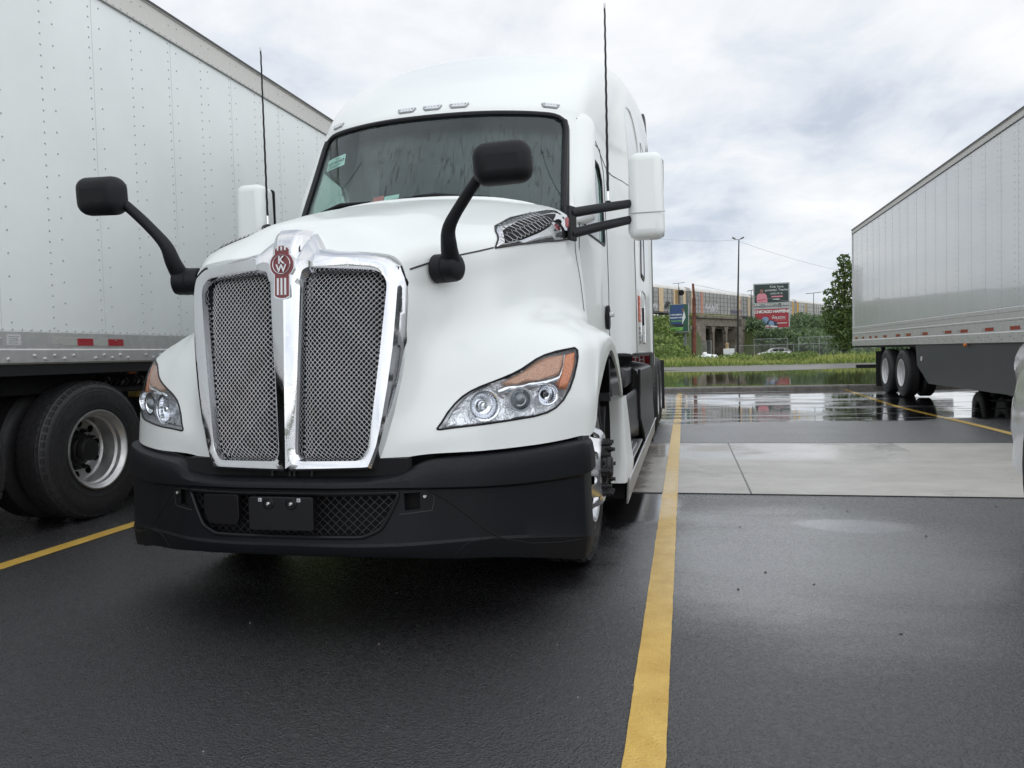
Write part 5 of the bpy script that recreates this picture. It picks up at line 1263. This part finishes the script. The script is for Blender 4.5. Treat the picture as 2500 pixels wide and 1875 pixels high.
# grass and weeds
def blades(name, n, xr, yr, h0, h1, w, material, clump=True, zf=None, r_=rng, label=None):
    x = r_.uniform(*xr, n); y = r_.uniform(*yr, n)
    if clump:
        k = r_.uniform(0, 1, n) < (.35 + .65 * (.5 + .5 * np.sin(x * .7 + 2 * np.sin(y * .5)) * np.cos(y * .9 + x * .23))); x, y = x[k], y[k]
    n = len(x); z = hgt(x, y) - .03; h = r_.uniform(h0, h1, n) * (.75 + .35 * np.sin(x * .55 + 1.7) * np.cos(y * .6))
    a = r_.uniform(0, 2 * np.pi, n); d = np.stack([np.cos(a), np.sin(a), np.zeros(n)], 1) * w / 2 * r_.uniform(.6, 1.5, n)[:, None]
    B = np.stack([x, y, z], 1); lean = np.stack([r_.normal(0, .28, n), r_.normal(0, .28, n), np.ones(n)], 1) * h[:, None]
    mid = B + lean * .6; tip = B + lean * np.array([1.35, 1.35, 1]); 
    V = np.stack([B - d, B + d, mid + d * .8, tip, mid - d * .8], 1).reshape(-1, 3); F = np.arange(5 * n).reshape(-1, 5)
    o = mesh_np(name, V, F, material); tag(o, label, 'grass', kind='stuff'); return o
blades('verge_grass', 15000, (-12, 14), (21.16, 23.4), .05, .13, .012, GRASS_G, label='short green grass growing along the kerb')
blades('verge_grass', 5000, (-12, 22), (23.2, 40), .03, .12, .03, GRASS_G, label='sparse grass standing in the flooded verge')
blades('tall_weeds', 16000, (-9, 26), (51.5, 60), .25, .68, .06, GRASS_Y, label='tall yellow green weeds beyond the flooded verge')
blades('tall_weeds', 9000, (-9, 26), (50.5, 54), .12, .38, .05, GRASS_G, label='low green weeds at the muddy edge of the flooded verge')
for nm_, cen, sz, nn, m_, lb in [
    ('weed_bushes', [(x, y, hgt(x, y) + .22, .8, .6, .28 + .2 * abs(math.sin(x * 3))) for x, y in zip(rng.uniform(-8, 26, 60), rng.uniform(53, 61, 60))], .11, 15000, LEAF_M, 'leafy green weeds mixed into the tall grass'),
    ('weed_bushes', [(x, y, hgt(x, y) + .5 + .06 * max(0, -x), 1.3, 1.2, .8 + .05 * max(0, -x)) for x, y in zip(rng.uniform(-14, -.6, 30), rng.uniform(61, 72, 30))], .16, 15000, LEAF_M, 'bright green brush growing around the rusty pole')]:
    V, F = cards(blobs(cen, nn), sz); tag(mesh_np(nm_, V, F, m_), lb, 'brush', kind='stuff')
# brush covering the embankment left and right of the bridge
def emb_blobs(s0, s1, n, zmax, t0=5, t1=19, rad=1.5):
    o = []
    for _ in range(n):
        s_ = rng.uniform(s0, s1); t_ = rng.uniform(t0, t1); x, y, _z = rail(s_, t_); h = float(hgt(x, y)); r_ = rad * rng.uniform(.6, 1.3)
        top = zmax if not callable(zmax) else zmax(s_, t_)
        o.append((x, y, min(h + r_ * .7, top - r_ * .8), r_ * 1.25, r_ * 1.25, r_))
    return o
LB = [b_ for b_ in emb_blobs(-30, -1, 150, 5.8, 4, 19) + emb_blobs(-3, 5.0, 30, 6.0, 3.5, 5.5) if b_[0] + b_[3] < .0075 * b_[1] + .4]
V, F = cards(blobs(LB, 24000), .36); tag(mesh_np('embankment_brush', V, F, LEAF_M), 'dense green brush on the embankment left of the bridge', 'brush', kind='stuff')
V, F = cards(blobs(emb_blobs(25.5, 38, 90, lambda s_, t_: 6.2 if t_ < 6.5 else 4.1, 4, 17, 1.5) + emb_blobs(28, 105, 230, lambda s_, t_: 8.2 if s_ > 52 else (6.4 if t_ < 6 else 4.2), 4, 20, 1.9), 62000), .42); tag(mesh_np('embankment_brush', V, F, LEAF_B), 'dense bluish green brush on the embankment right of the bridge', 'brush', kind='stuff')
V, F = cards(blobs(emb_blobs(28, 75, 70, 4.2, 9, 19, 1.3), 16000), .33); tag(mesh_np('embankment_brush', V, F, LEAF_M), 'lighter green brush low on the embankment behind the double billboard', 'brush', kind='stuff')
tag(mesh_np('embankment_brush', *cards(blobs([(x, 205 + .3 * x, 6.5, 4, 4, 5) for x in np.arange(-140, 170, 5)], 26000), .9), LEAF_D), 'dark far treeline beyond the railway', 'brush', kind='stuff')

def tree(name, label, x, y, z0, blobs_, n, size, trunk_h, trunk_r, material, group=None):
    t_ = tag(empty(name, (x, y, z0)), label, 'tree', group)
    mb = MB().tube([(0, 0, -.2), (.1, 0, trunk_h * .5), (.0, .1, trunk_h)], [trunk_r, trunk_r * .75, trunk_r * .3], 8)
    for b_ in blobs_:
        zz_ = max(.5, min(trunk_h * .8, b_[2] - b_[5])); mb.tube([(0, 0, zz_ * .8), (b_[0] * .5, b_[1] * .5, (zz_ + b_[2]) / 2), (b_[0] * .95, b_[1] * .95, b_[2])], [trunk_r * .35, trunk_r * .2, .03], 5)
    mb.build('trunk', mat('bark', (.06, .05, .04), .9, noise=(5, .4)), t_)
    V, F = cards(blobs(blobs_, n), size); mesh_np('crown', V, F, material, t_); return t_
bl = [(.0, 0, 11.9, .8, .8, .8), (.6, 0, 11.0, 1.1, 1, .8), (-.3, .2, 10.3, .9, .9, .6), (.9, 0, 9.6, 1.2, 1.2, .8), (-.7, 0, 9.1, .8, .8, .5), (-1.7, 0, 8.2, .8, .8, .4), (.3, 0, 8.2, 1.5, 1.3, .8), (-.9, 0, 7.0, 1.5, 1.3, .7), (.6, 0, 6.4, 1.7, 1.3, .9), (-1.9, .2, 6.0, .8, .8, .6),
      (-.6, 0, 5.2, 2.0, 1.6, .9), (.9, 0, 4.8, 1.8, 1.5, 1.0), (-1.3, 0, 3.9, 1.2, 1.2, .8), (.4, 0, 3.2, 1.9, 1.5, 1.2), (2.2, 0, 9.0, 1.5, 1.4, 1.5), (2.4, 0, 6.5, 1.8, 1.4, 1.6), (2.5, 0, 3.5, 2.0, 1.4, 1.6), (.0, 0, 2.0, 1.8, 1.2, 1.0)]
tree('tree', 'tall loose leaved tree beside the rear of the right trailer', 18.9, 100, -.5, bl, 5200, .30, 11.5, .22, LEAF_D)
for x, y, h in ((62, 235, 16), (69, 240, 15.5), (28, 225, 14)):
    tree('tree', {62: 'small far tree top showing above the train, nearer the tall tree', 69: 'second small far tree top above the train beside the tall tree', 28: 'far tree hidden behind the middle of the train'}[x], x, y, 0, [(0, 0, h - 1.2, 3.2, 3, 1.2), (1.5, 0, h - 3.5, 3.5, 3, 2.5)], 1600, .6, h - 2, .3, LEAF_D)

# railway: ballast, rails and rail cars
mb = MB(); q0, q1 = -40, 110
for a, b_ in ((-40, 110),):
    mb.add([rail(a, 3.4, 6.15), rail(b_, 3.4, 6.15), rail(b_, 2.2, 6.62), rail(a, 2.2, 6.62), rail(b_, -2.2, 6.62), rail(a, -2.2, 6.62), rail(b_, -3.4, 6.15), rail(a, -3.4, 6.15)], [(0, 1, 2, 3), (3, 2, 4, 5), (5, 4, 6, 7), (7, 6, 1, 0)])
tag(mb.build('track_ballast', mat('ballast', (.12, .11, .10), .9, noise=(3, .4)), smooth=0), kind='structure')
RT = mat('rusty_rail', (.10, .06, .04), .5)
mb = MB()
for t_ in (.72, -.72): mb.add([rail(s_, t_ + d, z) for s_ in (-40, 110) for d, z in ((-.04, 6.6), (.04, 6.6), (.04, 6.78), (-.04, 6.78))], [(0, 1, 5, 4), (1, 2, 6, 5), (2, 3, 7, 6), (3, 0, 4, 7)])
tag(mb.build('railway_track', RT, smooth=0), 'rusty rails running along the top of the embankment', 'track')
CG_ = mat('railcar_grey', (.30, .30, .29), .55, noise=(1.2, .22)); CGL = mat('railcar_pale', (.42, .42, .40), .55, noise=(.9, .2)); CTOP = mat('railcar_roof', (.62, .61, .58), .45, .1, noise=(.6, .12))
OR_ = mat('railcar_orange', (.58, .44, .28), .6, noise=(2, .2)); YE_ = mat('railcar_yellow', (.55, .30, .03), .5); GAP = mat('railcar_gap', (.14, .14, .135), .6)
GRW = mat('graffiti_white', (.62, .63, .65), .6); GRP = mat('graffiti_purple', (.16, .13, .20), .6); GRK = mat('graffiti_black', (.02, .02, .025), .6)
def railcar(label, s0, s1, skin, posts, z0=6.95, h=4.95, graff=()):
    """x along the car, -y faces the lot"""
    Lc = s1 - s0; o = empty('rail_car', (0, 0, 0)); o.matrix_world = rail_mat(s0, 0, z0); tag(o, label, 'rail car', 'covered rail cars on the embankment')
    hw = 1.55
    MB().bbox((.3, -hw, .45), (Lc - .3, hw, h - .75)).bbox((.0, -hw + .25, .3), (Lc, hw - .25, h - .9)).build('body', skin, o, smooth=0)
    pr = [(-hw - .04, h - .78), (-hw - .04, h - .62), (-hw + .12, h - .32), (-.75, h - .04), (0, h), (.75, h - .04), (hw - .12, h - .32), (hw + .04, h - .62), (hw + .04, h - .78)]
    P = np.array([[(x, y, z) for y, z in pr] for x in (.15, Lc - .15)]); MB().grid(P).prism([(y, z) for y, z in pr], (.15, .2), lambda x, y, z: (z, x, y)).build('roof', CTOP, o, smooth=40)
    mb = MB(); lv = 5 if skin is CG_ else 4
    for k in range(1, lv): mb.bbox((.35, -hw - .03, .45 + k * (h - 1.2) / lv - .035), (Lc - .35, -hw, .45 + k * (h - 1.2) / lv + .035))
    x = 1.6
    while x < Lc - 1: mb.bbox((x - .04, -hw - .05, .45), (x + .04, -hw, h - .75)); x += 1.55
    mb.build('slatted_side', GAP, o, smooth=0)
    for x, w, m_ in posts: MB().bbox((x - w / 2, -hw - .07, .40), (x + w / 2, -hw - .005, h - .76)).build('side_post', m_, o, smooth=0)
    MB().bbox((.0, -1.4, .18), (Lc, 1.4, .45)).build('sill', GAP, o, smooth=0)
    for x in (1.6, 3.3, Lc - 3.3, Lc - 1.6):
        MB().lathe([(0, 0), (0, .42), (.1, .42), (.12, .46), (.14, 0)], (x, -.86, .18), 'Y', 20).build('wheel', DARK, o)
    for x0, x1, z_, hh, m_, sd in graff:
        r_ = np.random.default_rng(sd); mb = MB(); x = x0
        while x < x1:
            hh2 = hh * r_.uniform(.55, 1.); k = r_.integers(3)
            pts = [(x + r_.uniform(-.1, .15), z_), (x + r_.uniform(.1, .4), z_ + hh2), (x + r_.uniform(.3, .6), z_ + hh2 * .35), (x + r_.uniform(.4, .8), z_ + hh2 * .9), (x + r_.uniform(.6, 1.0), z_ + .1)]
            q = cr(np.array(pts), 4)
            for a, b_ in zip(q[:-1], q[1:]): 
                w_ = .07; mb.add([(a[0] - w_, -hw - .078, a[1] - w_), (a[0] + w_, -hw - .078, a[1] + w_), (b_[0] + w_, -hw - .078, b_[1] + w_), (b_[0] - w_, -hw - .078, b_[1] - w_)], [(0, 1, 2, 3)])
            x += r_.uniform(.45, .8)
        mb.build('graffiti', m_, o, smooth=0, fix=False)
    return o
railcar('leftmost slatted rail car with orange posts, partly hidden behind the white truck', -18, 9.0, CG_, [(Lx, w, OR_) for Lx, w in ((1., .8), (11, 1.1), (18.0, 1.5), (22.9, 1.2), (26.2, .9))], graff=[(19.0, 21.8, .75, 1.5, GRK, 3), (14, 16, .8, 1.1, GRW, 4)])
railcar('long grey slatted rail car with pale roof, white and purple graffiti, above the bridge', 10.4, 37.2, CG_, [(.9, .9, OR_), (4.6, .8, mat('railcar_redpost', (.45, .20, .15), .6)), (21.2, 1.1, OR_), (25.8, .9, OR_)], graff=[(6, 10.5, .7, 1.7, GRW, 5), (17.0, 21.5, .55, 1.1, GRP, 6), (21.0, 21.5, 2.6, .9, mat('graffiti_red', (.5, .06, .05), .6), 8)])
railcar('pale grey rail car with white roof seen behind the double billboard', 38.6, 62.5, CGL, [(.8, .5, CGL), (2.6, .35, CTOP), (23.0, .7, YE_)], graff=[(8, 14, 1.4, .6, GRK, 9)])
railcar('pale rail car with yellow end post and white roof, right of the double billboard', 63.8, 95, CGL, [(.8, 1.0, YE_), (6.5, 1.6, mat('railcar_emblem', (.34, .27, .16), .6))], graff=[(2.5, 11, .45, 1.2, GRP, 11), (12, 22, .5, .9, GRW, 12)])

# bridge carrying the railway over the street
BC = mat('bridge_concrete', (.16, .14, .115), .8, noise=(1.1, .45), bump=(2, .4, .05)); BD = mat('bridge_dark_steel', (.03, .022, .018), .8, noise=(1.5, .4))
br = tag(empty('railway_bridge', (0, 0, 0)), 'old concrete railway bridge with dark opening under the train', 'bridge'); br.matrix_world = rail_mat(0, 0, 0)
MB().bbox((6.2, -4.6, 5.0), (26.5, 4.6, 6.55)).bbox((6.2, -5.0, 6.3), (24.5, -4.4, 6.8)).build('deck', BC, br, bevel=.05)
MB().bbox((2.5, -4.9, -1), (9.2, 4.9, 4.98)).build('abutment', BC, br, smooth=0)
MB().bbox((22.3, -5.2, -1), (24.3, 4.9, 4.98)).bbox((24.3, -5.0, -1), (29.5, 4.9, 4.4)).bbox((23.6, -5.3, 4.4), (25.3, -4.6, 6.2)).build('abutment', BC, br, smooth=0)
for y in (-4.2, -1.4, 1.4, 4.2):
    for x in (13.2, 18.6): MB().prism([(x - .3, -1), (x + .3, -1), (x + .3, 3.6), (x + .8, 4.98), (x - .8, 4.98), (x - .3, 3.6)], (y - .3, y + .3), lambda a, b_, z: (a, z, b_)).build('pier', BC, br, smooth=0)
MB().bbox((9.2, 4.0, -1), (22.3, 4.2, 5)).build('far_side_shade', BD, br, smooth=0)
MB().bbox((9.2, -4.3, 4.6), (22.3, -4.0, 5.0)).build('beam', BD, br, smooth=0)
tag(blades('deck_grass', 900, (-1, 9), (135, 160), .2, .5, .15, GRASS_Y, label='dry yellow grass along the bridge deck'), kind='stuff')
o = bpy.data.objects['deck_grass']; bpy.data.objects.remove(o)
V = []; n_ = 1400; s_ = rng.uniform(5, 24, n_); t_ = rng.uniform(3.6, 4.6, n_); C_ = np.stack([RO[0] + RD[0] * s_ + RN[0] * t_, RO[1] + RD[1] * s_ + RN[1] * t_, rng.uniform(6.5, 7.0, n_)], 1)
tag(mesh_np('deck_grass', *cards(C_, .16), GRASS_Y), 'dry yellow grass growing along the bridge deck under the train', 'grass', kind='stuff')
st2 = mat('painted_column', (.40, .28, .16), .7, noise=(2, .5))
tag(MB().lathe([(0, .28), (2.6, .28), (2.65, 0)], (6.6, 128, -.6), 'Z', 14).build('traffic_column', st2), 'worn tan column beside the bridge opening', 'column')

# billboards
FRM = mat('billboard_frame', (.36, .38, .38), .5, .3); POST = mat('billboard_post', (.20, .22, .225), .5, .3)
def board(o, cx, cz, w, h, bg_, name='poster', fr=.22):
    MB().bbox((cx - w / 2 - fr, -.12, cz - h / 2 - fr), (cx + w / 2 + fr, .25, cz + h / 2 + fr)).build('board_frame', FRM, o, smooth=0)
    return MB().bbox((cx - w / 2, -.15, cz - h / 2), (cx + w / 2, -.12, cz + h / 2)).build(name, bg_, o, smooth=0)
def flat(o, poly, m_, name, lay=1):
    return MB().prism(poly, (-.15 - .012 * lay - .006, -.15 - .012 * lay + .004), lambda x, y, z: (x, z, y)).build(name, m_, o, smooth=0)
def words(o, s_, x, z, size, m_, lay=2, **k): return text_mb(s_, size, .01, lambda a, b_, c: (x + a, -.15 - .012 * lay - c, z + b_), **k).build('lettering', m_, o, smooth=0)
TW = mat('print_white', (.62, .65, .64), .5); TP = mat('print_pink', (.60, .22, .27), .5); TG = mat('print_green', (.16, .42, .07), .5)
bb = tag(empty('billboard', (15.8, 150, 0)), 'double billboard on one post, dark green poster above a red one', 'billboard')
bb.rotation_euler = (0, 0, R(-4))
MB().bbox((1.25, .3, -.6), (1.75, .8, 13)).build('post', POST, bb, smooth=0)
MB().bbox((-3.1, .2, 8.6), (3.1, .5, 8.9)).bbox((-2.0, -.1, 8.55), (-1.2, .1, 9.15)).bbox((.3, -.1, 8.6), (1.0, .1, 9.1)).build('catwalk', POST, bb, smooth=0)
p1 = board(bb, 0, 11.1, 5.95, 3.35, mat('poster_dark_green', (.012, .030, .028), .4)); skin_ = mat('print_skin', (.20, .11, .08), .5)
flat(p1, [(-2.55, 9.45), (-2.62, 10.3), (-2.5, 10.9), (-2.2, 11.12), (-1.9, 11.2), (-1.5, 11.2), (-1.15, 11.1), (-.85, 10.8), (-.72, 10.2), (-.70, 9.45)], TP, 'printed_shirt')
flat(p1, [(-1.7 + .33 * math.cos(t_), 11.68 + .44 * math.sin(t_)) for t_ in np.linspace(0, 6.28, 16)[:-1]], skin_, 'printed_face', 2)
flat(p1, [(-1.85, 11.1), (-1.7, 11.0), (-1.55, 11.1), (-1.5, 11.35), (-1.9, 11.35)], skin_, 'printed_neck', 3)
flat(p1, [(-2.05, 11.75), (-2.0, 12.05), (-1.7, 12.2), (-1.4, 12.05), (-1.36, 11.75), (-1.5, 11.95), (-1.9, 11.95)], GRK, 'printed_hair', 4)
flat(p1, [(-2.5, 10.0), (-2.3, 9.75), (-1.1, 9.95), (-.8, 10.3), (-1.0, 10.15), (-2.2, 9.98)], mat('print_pink_dark', (.38, .11, .15), .5), 'printed_arm', 3)
words(p1, 'Kids have', .95, 12.3, .62, TW); words(p1, 'potential. Teachers', 1.12, 11.7, .60, TW, spacing=.96); words(p1, 'unlock it.', .95, 11.08, .60, TW)
flat(p1, [(.0, 10.35), (2.0, 10.35), (2.0, 10.6), (.0, 10.6)], TP, 'printed_bar'); flat(p1, [(.25, 9.92), (1.4, 9.92), (1.4, 10.07), (.25, 10.07)], TW, 'printed_line')
p2 = board(bb, 0, 6.5, 5.95, 3.5, mat('poster_red', (.30, .018, .03), .4))
words(p2, 'CHICAGO HAPPENS', .0, 7.72, .72, TW, shear=.2, bold=.03, spacing=.93)
words(p2, 'WILSON', 1.2, 6.55, .62, TW, bold=.01); flat(p2, [(.15, 6.9), (.45, 6.9), (.45, 6.98), (.15, 6.98)], TW, 'printed_line')
flat(p2, [(.6, 6.1), (2.6, 6.1), (2.6, 6.16), (.6, 6.16)], TP, 'printed_line'); flat(p2, [(.9, 5.5), (2.7, 5.5), (2.7, 5.62), (.9, 5.62)], TW, 'printed_line')
cb = mat('print_car_blue', (.18, .28, .42), .5); cdk = mat('print_navy', (.02, .035, .07), .5)
flat(p2, [(-2.95, 4.8), (-2.95, 5.9), (-2.4, 6.2), (-1.6, 6.4), (-.6, 6.3), (.3, 6.0), (1.0, 5.6), (1.1, 5.1), (.6, 4.8)], cdk, 'printed_wreck')
flat(p2, [(-1.9, 5.9), (-1.75, 6.4), (-1.4, 6.75), (-1.0, 6.8), (-.6, 6.6), (-.5, 6.2), (-.9, 5.7), (-1.3, 5.3), (-1.7, 5.4)], cb, 'printed_car', 2)
flat(p2, [(-.7, 5.2), (-.3, 6.1), (.3, 5.9), (.45, 5.3), (.2, 5.0)], cb, 'printed_car', 3)
flat(p2, [(-1.5, 4.85), (-.9, 5.25), (.2, 5.15), (1.0, 5.0), (1.1, 4.8)], TW, 'printed_bonnet', 4)
flat(p2, [(-1.4, 4.8), (-.9, 5.05), (.1, 4.95), (.4, 4.8)], TP, 'printed_stripe', 5)
flat(p2, [(-2.7, 5.0), (-2.4, 5.7), (-2.1, 5.2), (-2.3, 4.9)], cb, 'printed_car', 2)

gb = tag(empty('billboard', (-.72, 110, 0)), 'small billboard with blue and green poster left of the rusty pole', 'billboard'); gb.rotation_euler = (0, 0, R(-10))
MB().bbox((-1.15, .2, -.6), (-.85, .5, 5)).bbox((.6, .2, -.6), (.9, .5, 5)).build('post', POST, gb, smooth=0)
p3 = board(gb, 0, 5.55, 2.55, 3.75, mat('poster_deep_green', (.015, .075, .045), .4), fr=.06)
MB().bbox((-.4, -.5, 3.5), (1.7, -.1, 3.56)).build('catwalk', POST, gb, smooth=0)
BLU = mat('print_blue', (.02, .06, .17), .5)
flat(p3, [(-1.18, 3.95), (.60, 3.95), (.60, 6.5), (.75, 7.35), (-.9, 7.35), (-1.18, 6.6)], BLU, 'printed_panel')
flat(p3, [(-1.22, 3.78), (.45, 3.78), (.62, 4.25), (-1.22, 4.25)], TG, 'printed_band', 2)
flat(p3, [(-1.2, 4.3), (.55, 4.3), (.6, 4.7), (-1.2, 4.7)], GRK, 'printed_band', 2)
flat(p3, [(.45, 4.6), (.95, 5.6), (.75, 6.6), (.5, 5.6)], TW, 'printed_shape', 3)
flat(p3, [(.62 + .16 * math.cos(t_), 6.6 + .26 * math.sin(t_)) for t_ in np.linspace(0, 6.28, 14)[:-1]], skin_, 'printed_face', 3)
words(p3, 'A SUCCESSFUL', -.35, 6.0, .25, TW, 3, bold=.012); words(p3, 'FRESHMAN YEAR', -.33, 5.58, .235, TW, 3, bold=.012); words(p3, 'TUITION FREE', -.35, 5.12, .25, TG, 3, bold=.012)
flat(p3, [(-.9, 3.96), (.1, 3.96), (.1, 4.05), (-.9, 4.05)], GRK, 'printed_line', 3)

# poles
RUSTP = mat('rusty_pole', (.13, .045, .028), .85, noise=(1.7, .55))
rp_ = tag(MB().tube([(.85, 75, -.6), (.9, 75, 3), (.92, 75, 5.9), (.95, 75, 6.0)], [.20, .19, .17, .17], 10).tube([(.95, 75, 5.9), (.85, 75, 7.25), (.86, 75, 7.35)], [.12, .11, .10], 8).build('utility_pole', RUSTP), 'rust brown wooden utility pole with broken top beside the bridge', 'pole')
MB().tube([(.72, 75.05, -.6), (.74, 75.05, 3.0)], .10, 8).build('stub', mat('charred_wood', (.015, .012, .012), .9), rp_)
lp_ = tag(empty('floodlight_pole', (7.55, 115, -.6)), 'tall thin dark lamp pole with two floodlights against the sky', 'lamp pole')
DKP = mat('dark_pole', (.02, .018, .018), .6)
MB().tube([(-.12, 0, 0), (-.02, 0, 8), (.25, 0, 17.2)], [.17, .13, .08], 8).build('pole', DKP, lp_)
MB().tube([(-.25, 0, 17.25), (.25, 0, 17.2), (.6, 0, 17.35)], .04, 6).build('crossarm', DKP, lp_)
for x, z, a in ((-.45, 17.45, .5), (.72, 17.42, -.4)): MB().box((x, 0, z), (.50, .4, .18), Matrix.Rotation(a, 3, 'Y')).build('floodlight', mat('lamp_grey', (.12, .12, .12), .5), lp_, bevel=.04)
sg = tag(empty('signal_mast', (-.75, 124, 6.3)), 'railway signal mast with two round black heads in front of the train', 'signal')
MB().tube([(0, 0, -3), (0, 0, 4.6)], .09, 8).build('mast', STEEL, sg)
MB().box((-.35, .1, 2.6), (.5, .4, 3.2)).build('relay_case', mat('case_tan', (.30, .20, .09), .6), sg, smooth=0)
MB().tube([(-.9, 0, 5.2), (.9, 0, 5.35)], .035, 6).tube([(-.05, 0, 4.2), (-.05, 0, 5.3)], .04, 6).build('crossarm', DKP, sg)
for x, z in ((.35, 3.75), (.55, 1.35)): MB().lathe([(0, 0), (0, .42), (.06, .46), (.12, .44), (.45, .2), (.5, 0)], (x, -.25, z), 'Y', 20).build('signal_head', HOLE, sg)
for x, y, z, l in ((27.5, 178, 12.5, 1.6), (12.9, 158, 12.2, .8)):
    tag(MB().tube([(x - l, y, z + .05), (x + l, y, z + .3)], .06, 6).tube([(x, y, 5.6), (x, y, z + .2)], .06, 6).build('wire_mast', DKP), {27.5: 'thin wire mast with crossarm above the rail car right of the billboard', 12.9: 'thin wire mast beside the left edge of the double billboard'}[x], 'mast')
wm = mat('wire_grey', (.25, .26, .28), .5)
def wire(a, b_, sag, r_, lab):
    a, b_ = np.array(a, float), np.array(b_, float)
    pts = [tuple(a + (b_ - a) * t_ - np.array((0, 0, sag * 4 * t_ * (1 - t_)))) for t_ in np.linspace(0, 1, 15)]
    tag(MB().tube(pts, r_, 4).build('overhead_wire', wm), lab, 'wire')
wire((.95, 75, 7.25), (32, 115, 6.3), 1.0, .016, 'thin wire from the rusty pole across to the tall tree')
wire((-16, 116, 21), (7.75, 115, 16.6), 1.2, .018, 'thin wire running left from the floodlight pole')
wire((7.75, 115, 16.4), (44, 130, 9.5), 1.6, .018, 'thin wire running down to the right from the floodlight pole')

# fences
GALV = mat('galvanised', (.30, .31, .31), .5, .5)
def chain(name, label, p0, p1, h, z, step, arms=True, r_=.045, mesh_step=.30):
    p0, p1 = np.array(p0, float), np.array(p1, float); Lf = float(np.linalg.norm(p1 - p0)); o = tag(empty(name, (p0[0], p0[1], z), math.atan2(*(p1 - p0)[::-1])), label, 'fence')
    n_ = max(1, round(Lf / step))
    for i in range(n_ + 1):
        x = Lf * i / n_; mb = MB().tube([(x, 0, 0), (x, 0, h + .05)], r_, 6)
        if arms: mb.tube([(x, 0, h), (x + .3, -.2, h + .38)], r_ * .6, 5)
        mb.build('post', GALV, o)
    MB().tube([(0, 0, h), (Lf, 0, h)], r_ * .8, 6).build('top_rail', GALV, o)
    mb = MB()
    def pl(x, y, zz): return (x, -.03, y)
    mb = diamond([(0, .05), (Lf, .05), (Lf, h), (0, h)], mesh_step, mesh_step, .007, pl, 0, 1)
    mb.build('chain_mesh', GALV, o, smooth=0, fix=False); return o
chain('chain_link_fence', 'long chain link fence with angled arms behind the white hatchback', (7.4, 121), (27, 121), 1.95, -.45, 2.75)
chain('chain_link_fence', 'taller chain link fence panel right of the billboard post', (17.2, 126), (29, 124), 3.0, -.45, 3.0, False)
chain('chain_link_fence', 'short taller fence panel behind the white hatchback', (10.6, 126), (15.6, 126), 2.9, -.45, 2.5, False)
chain('chain_link_gate', 'open chain link gate panel standing askew beside the bridge opening', (2.5, 119), (3.75, 116.2), 2.3, .0, 1.5, False, .06)
WB = mat('tarp_white', (.62, .64, .65), .5, noise=(2, .06))
tag(MB().bbox((4.5, 95, -.4), (5.75, 96.3, 1.1)).build('utility_cabinet', WB, bevel=.05), 'white box shaped cabinet at the left end of the long fence', 'cabinet')
mb = MB()
for x, z, rx, rz in ((1.35, .62, .42, .22), (1.75, .92, .22, .20), (2.05, .68, .45, .26), (2.55, .64, .36, .24), (1.7, .58, .5, .2)):
    mb.lathe([(rx * math.cos(t_) * 1.0, max(.0, rz * math.sin(t_))) for t_ in np.linspace(0, math.pi, 9)], (x, 71.5 + .2 * math.sin(x * 9), z - .25), 'X', 12)
tag(mb.build('white_tarp', mat('bright_tarp', (.80, .80, .80), .5)), 'lumpy white tarp or bags lying in the weeds beside the rusty pole', 'tarp')
# loose stones on the lot
mb = MB(); r_ = np.random.default_rng(3)
STN = mat('stone_dark', (.035, .033, .032), .7)
def stones(n, xr, yr, s0, s1, m_, name, lab):
    mb = MB()
    for _ in range(n):
        x, y, s_ = r_.uniform(*xr), r_.uniform(*yr), r_.uniform(s0, s1)
        vs = [(x + s_ * a * r_.uniform(.7, 1.2), y + s_ * b_ * r_.uniform(.7, 1.2), max(.0, s_ * c * r_.uniform(.6, 1.))) for a, b_, c in ((1, 0, .1), (.5, .8, .1), (-.5, .8, .1), (-1, 0, .1), (-.5, -.8, .1), (.5, -.8, .1), (.3, .2, 1), (-.3, -.2, .9))]
        mb.add(vs, [(0, 1, 6), (1, 2, 6), (2, 7, 6), (2, 3, 7), (3, 4, 7), (4, 5, 7), (5, 6, 7), (5, 0, 6)])
    tag(mb.build(name, m_, smooth=0, fix=False), lab, 'gravel', kind='stuff')
stones(30, (.1, 3.4), (2.6, 8.8), .003, .009, STN, 'loose_gravel', 'small dark stones scattered on the open stall')
stones(14, (-3, 0), (1.6, 3.6), .0015, .0035, mat('stone_pale', (.35, .34, .32), .7), 'loose_gravel', 'tiny pale stones scattered on the dark asphalt')
